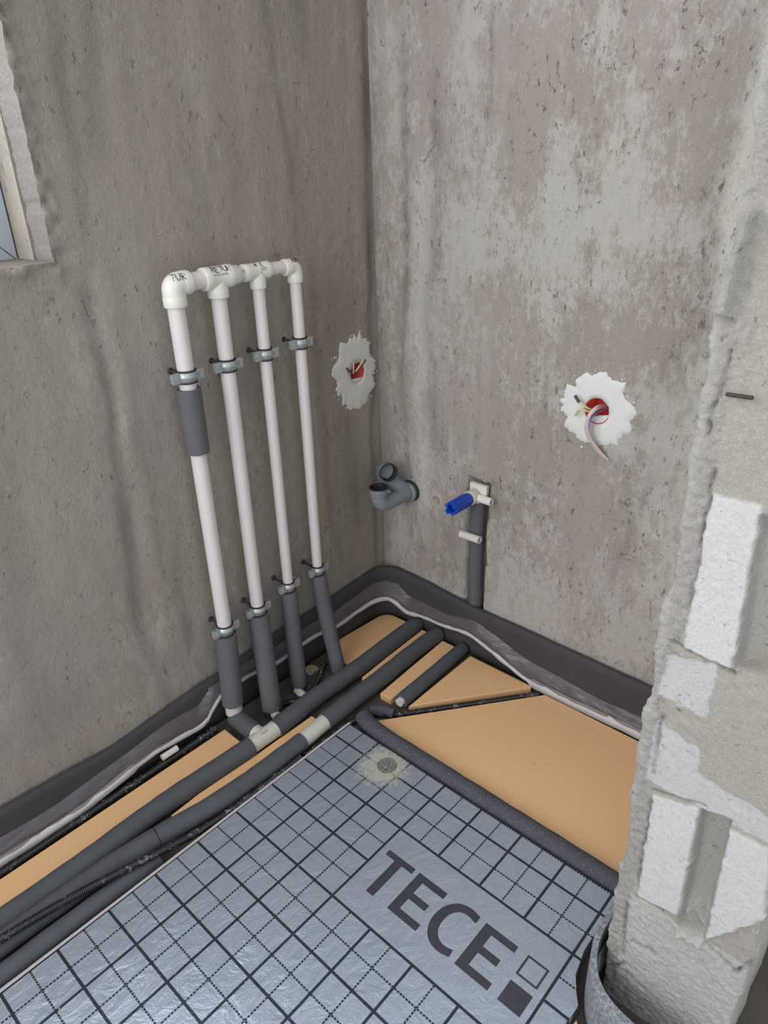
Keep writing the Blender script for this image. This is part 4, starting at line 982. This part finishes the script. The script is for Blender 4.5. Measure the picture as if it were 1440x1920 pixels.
wires([([wp(.004, .008, -.03), wp(.000, .010, .012), wp(-.010, -.012, .024), wp(-.008, -.045, .022), wp(.012, -.075, .014), wp(.032, -.100, .006)], 0.0030, 'wire'),
       ([wp(.007, .006, -.03), wp(.002, .006, .016), wp(-.006, -.014, .028), wp(-.003, -.046, .026), wp(.017, -.078, .016), wp(.040, -.103, .006)], 0.0028, 'wire'),
       ([wp(.002, .004, -.03), wp(-.003, .004, .014), wp(-.013, -.016, .020), wp(-.013, -.048, .018), wp(.006, -.078, .010), wp(.026, -.098, .006)], 0.0022, 'wire'),
       ([wp(.010, .002, -.03), wp(.001, -.004, .012), wp(-.003, -.018, .026), wp(-.002, -.030, .027)], 0.0022, 'wire_b'),
       ([wp(-.002, .000, -.03), wp(-.012, .003, .008), wp(-.026, .012, .016), wp(-.036, .016, .018)], 0.0022, 'wire_y'),
       ([wp(-.004, -.002, -.03), wp(-.014, -.002, .008), wp(-.030, .000, .014), wp(-.040, -.006, .014), wp(-.046, -.018, .012)], 0.0022, 'wire_y'),
       ([wp(-.036, .016, .018), wp(-.042, .023, .018), wp(-.047, .030, .019)], 0.0034, 'wire_dark'),
       ([wp(.000, .001, .004), wp(-.014, .004, .010), wp(-.026, .002, .012)], 0.0012, 'copper')], jr)
b = patch(fr_, (0.202, 0.447), 0.0125, lambda a: 0.0205 + 0.005 * abs(math.sin(a)), 5, M['rim'], wr_o, 'hole_rim', 0.002)
b = MB(); n = 32
for (rr, h) in ((0.0132, 0.0022), (0.0125, 0.0015), (0.0115, -0.03), (0.0001, -0.032)):
    for k in range(n): a = 2 * PI * k / n; b.v.append(fr_(0.202 + rr * math.cos(a), 0.447 + rr * 1.0 * math.sin(a), h))
for i in range(3):
    for k in range(n): b.f.append((i * n + k, i * n + (k + 1) % n, (i + 1) * n + (k + 1) % n, (i + 1) * n + k))
b.build('drilled_hole', M['rim'], wr_o)
# left wall box, seen edge-on
jl = thing('junction_box', 'red electrical box in a pale gypsum patch left of the corner', 'electrical box', (0.0, BL[0], BL[1]))
wh = lambda u, z, s_: wall_height(u, z, 2.1)
fl_ = lambda u, z, h: (h, u, z)
def okuv(u): return u < -0.008
patch(lambda u, z, h: (h, min(u, -0.006), z), BL, 0.0260, ell(0.066, 0.084, 0.105, 0.098), 9, M['gypsum_l'], jl)
cup(fl_, BL, 0.0260, 0.034, M['red'], jl)
b = MB(); aa = frange(-2.6, -0.7, 0.16); b.add([fl_(BL[0] + 0.0255 * math.cos(a), BL[1] + 0.0255 * math.sin(a), 0.002) for a in aa] + [fl_(BL[0] - 0.003, BL[1] - 0.016, -0.003)], [tuple(range(len(aa) + 1))], True); b.build('gypsum_lump', M['gypsum_l'], jl)
def wq(py, pz, h): return (h, BL[0] + py, BL[1] + pz)
wires([([wq(-.004, .004, -.02), wq(-.014, .008, .010), wq(-.010, .020, .020), wq(.004, .034, .024)], 0.0022, 'wire_y'),
       ([wq(-.008, .002, -.02), wq(-.020, .004, .008), wq(-.024, .018, .014), wq(-.022, .034, .014)], 0.0020, 'wire'),
       ([wq(-.020, .006, .008), wq(-.034, .012, .010), wq(-.044, .022, .010)], 0.0026, 'wire_dark'),
       ([wq(-.002, .020, .020), wq(.004, .028, .024), wq(.010, .036, .026)], 0.0026, 'wire_dark')], jl)
# dark nail left in the partition
b = MB(); b.tube([(1.074, -0.6225, 1.0665), (1.101, -0.6262, 1.0685)], 0.0022, 10)
tag(b.build('nail', M['hole']), 'dark nail stuck sideways in the broken wall end', 'nail')
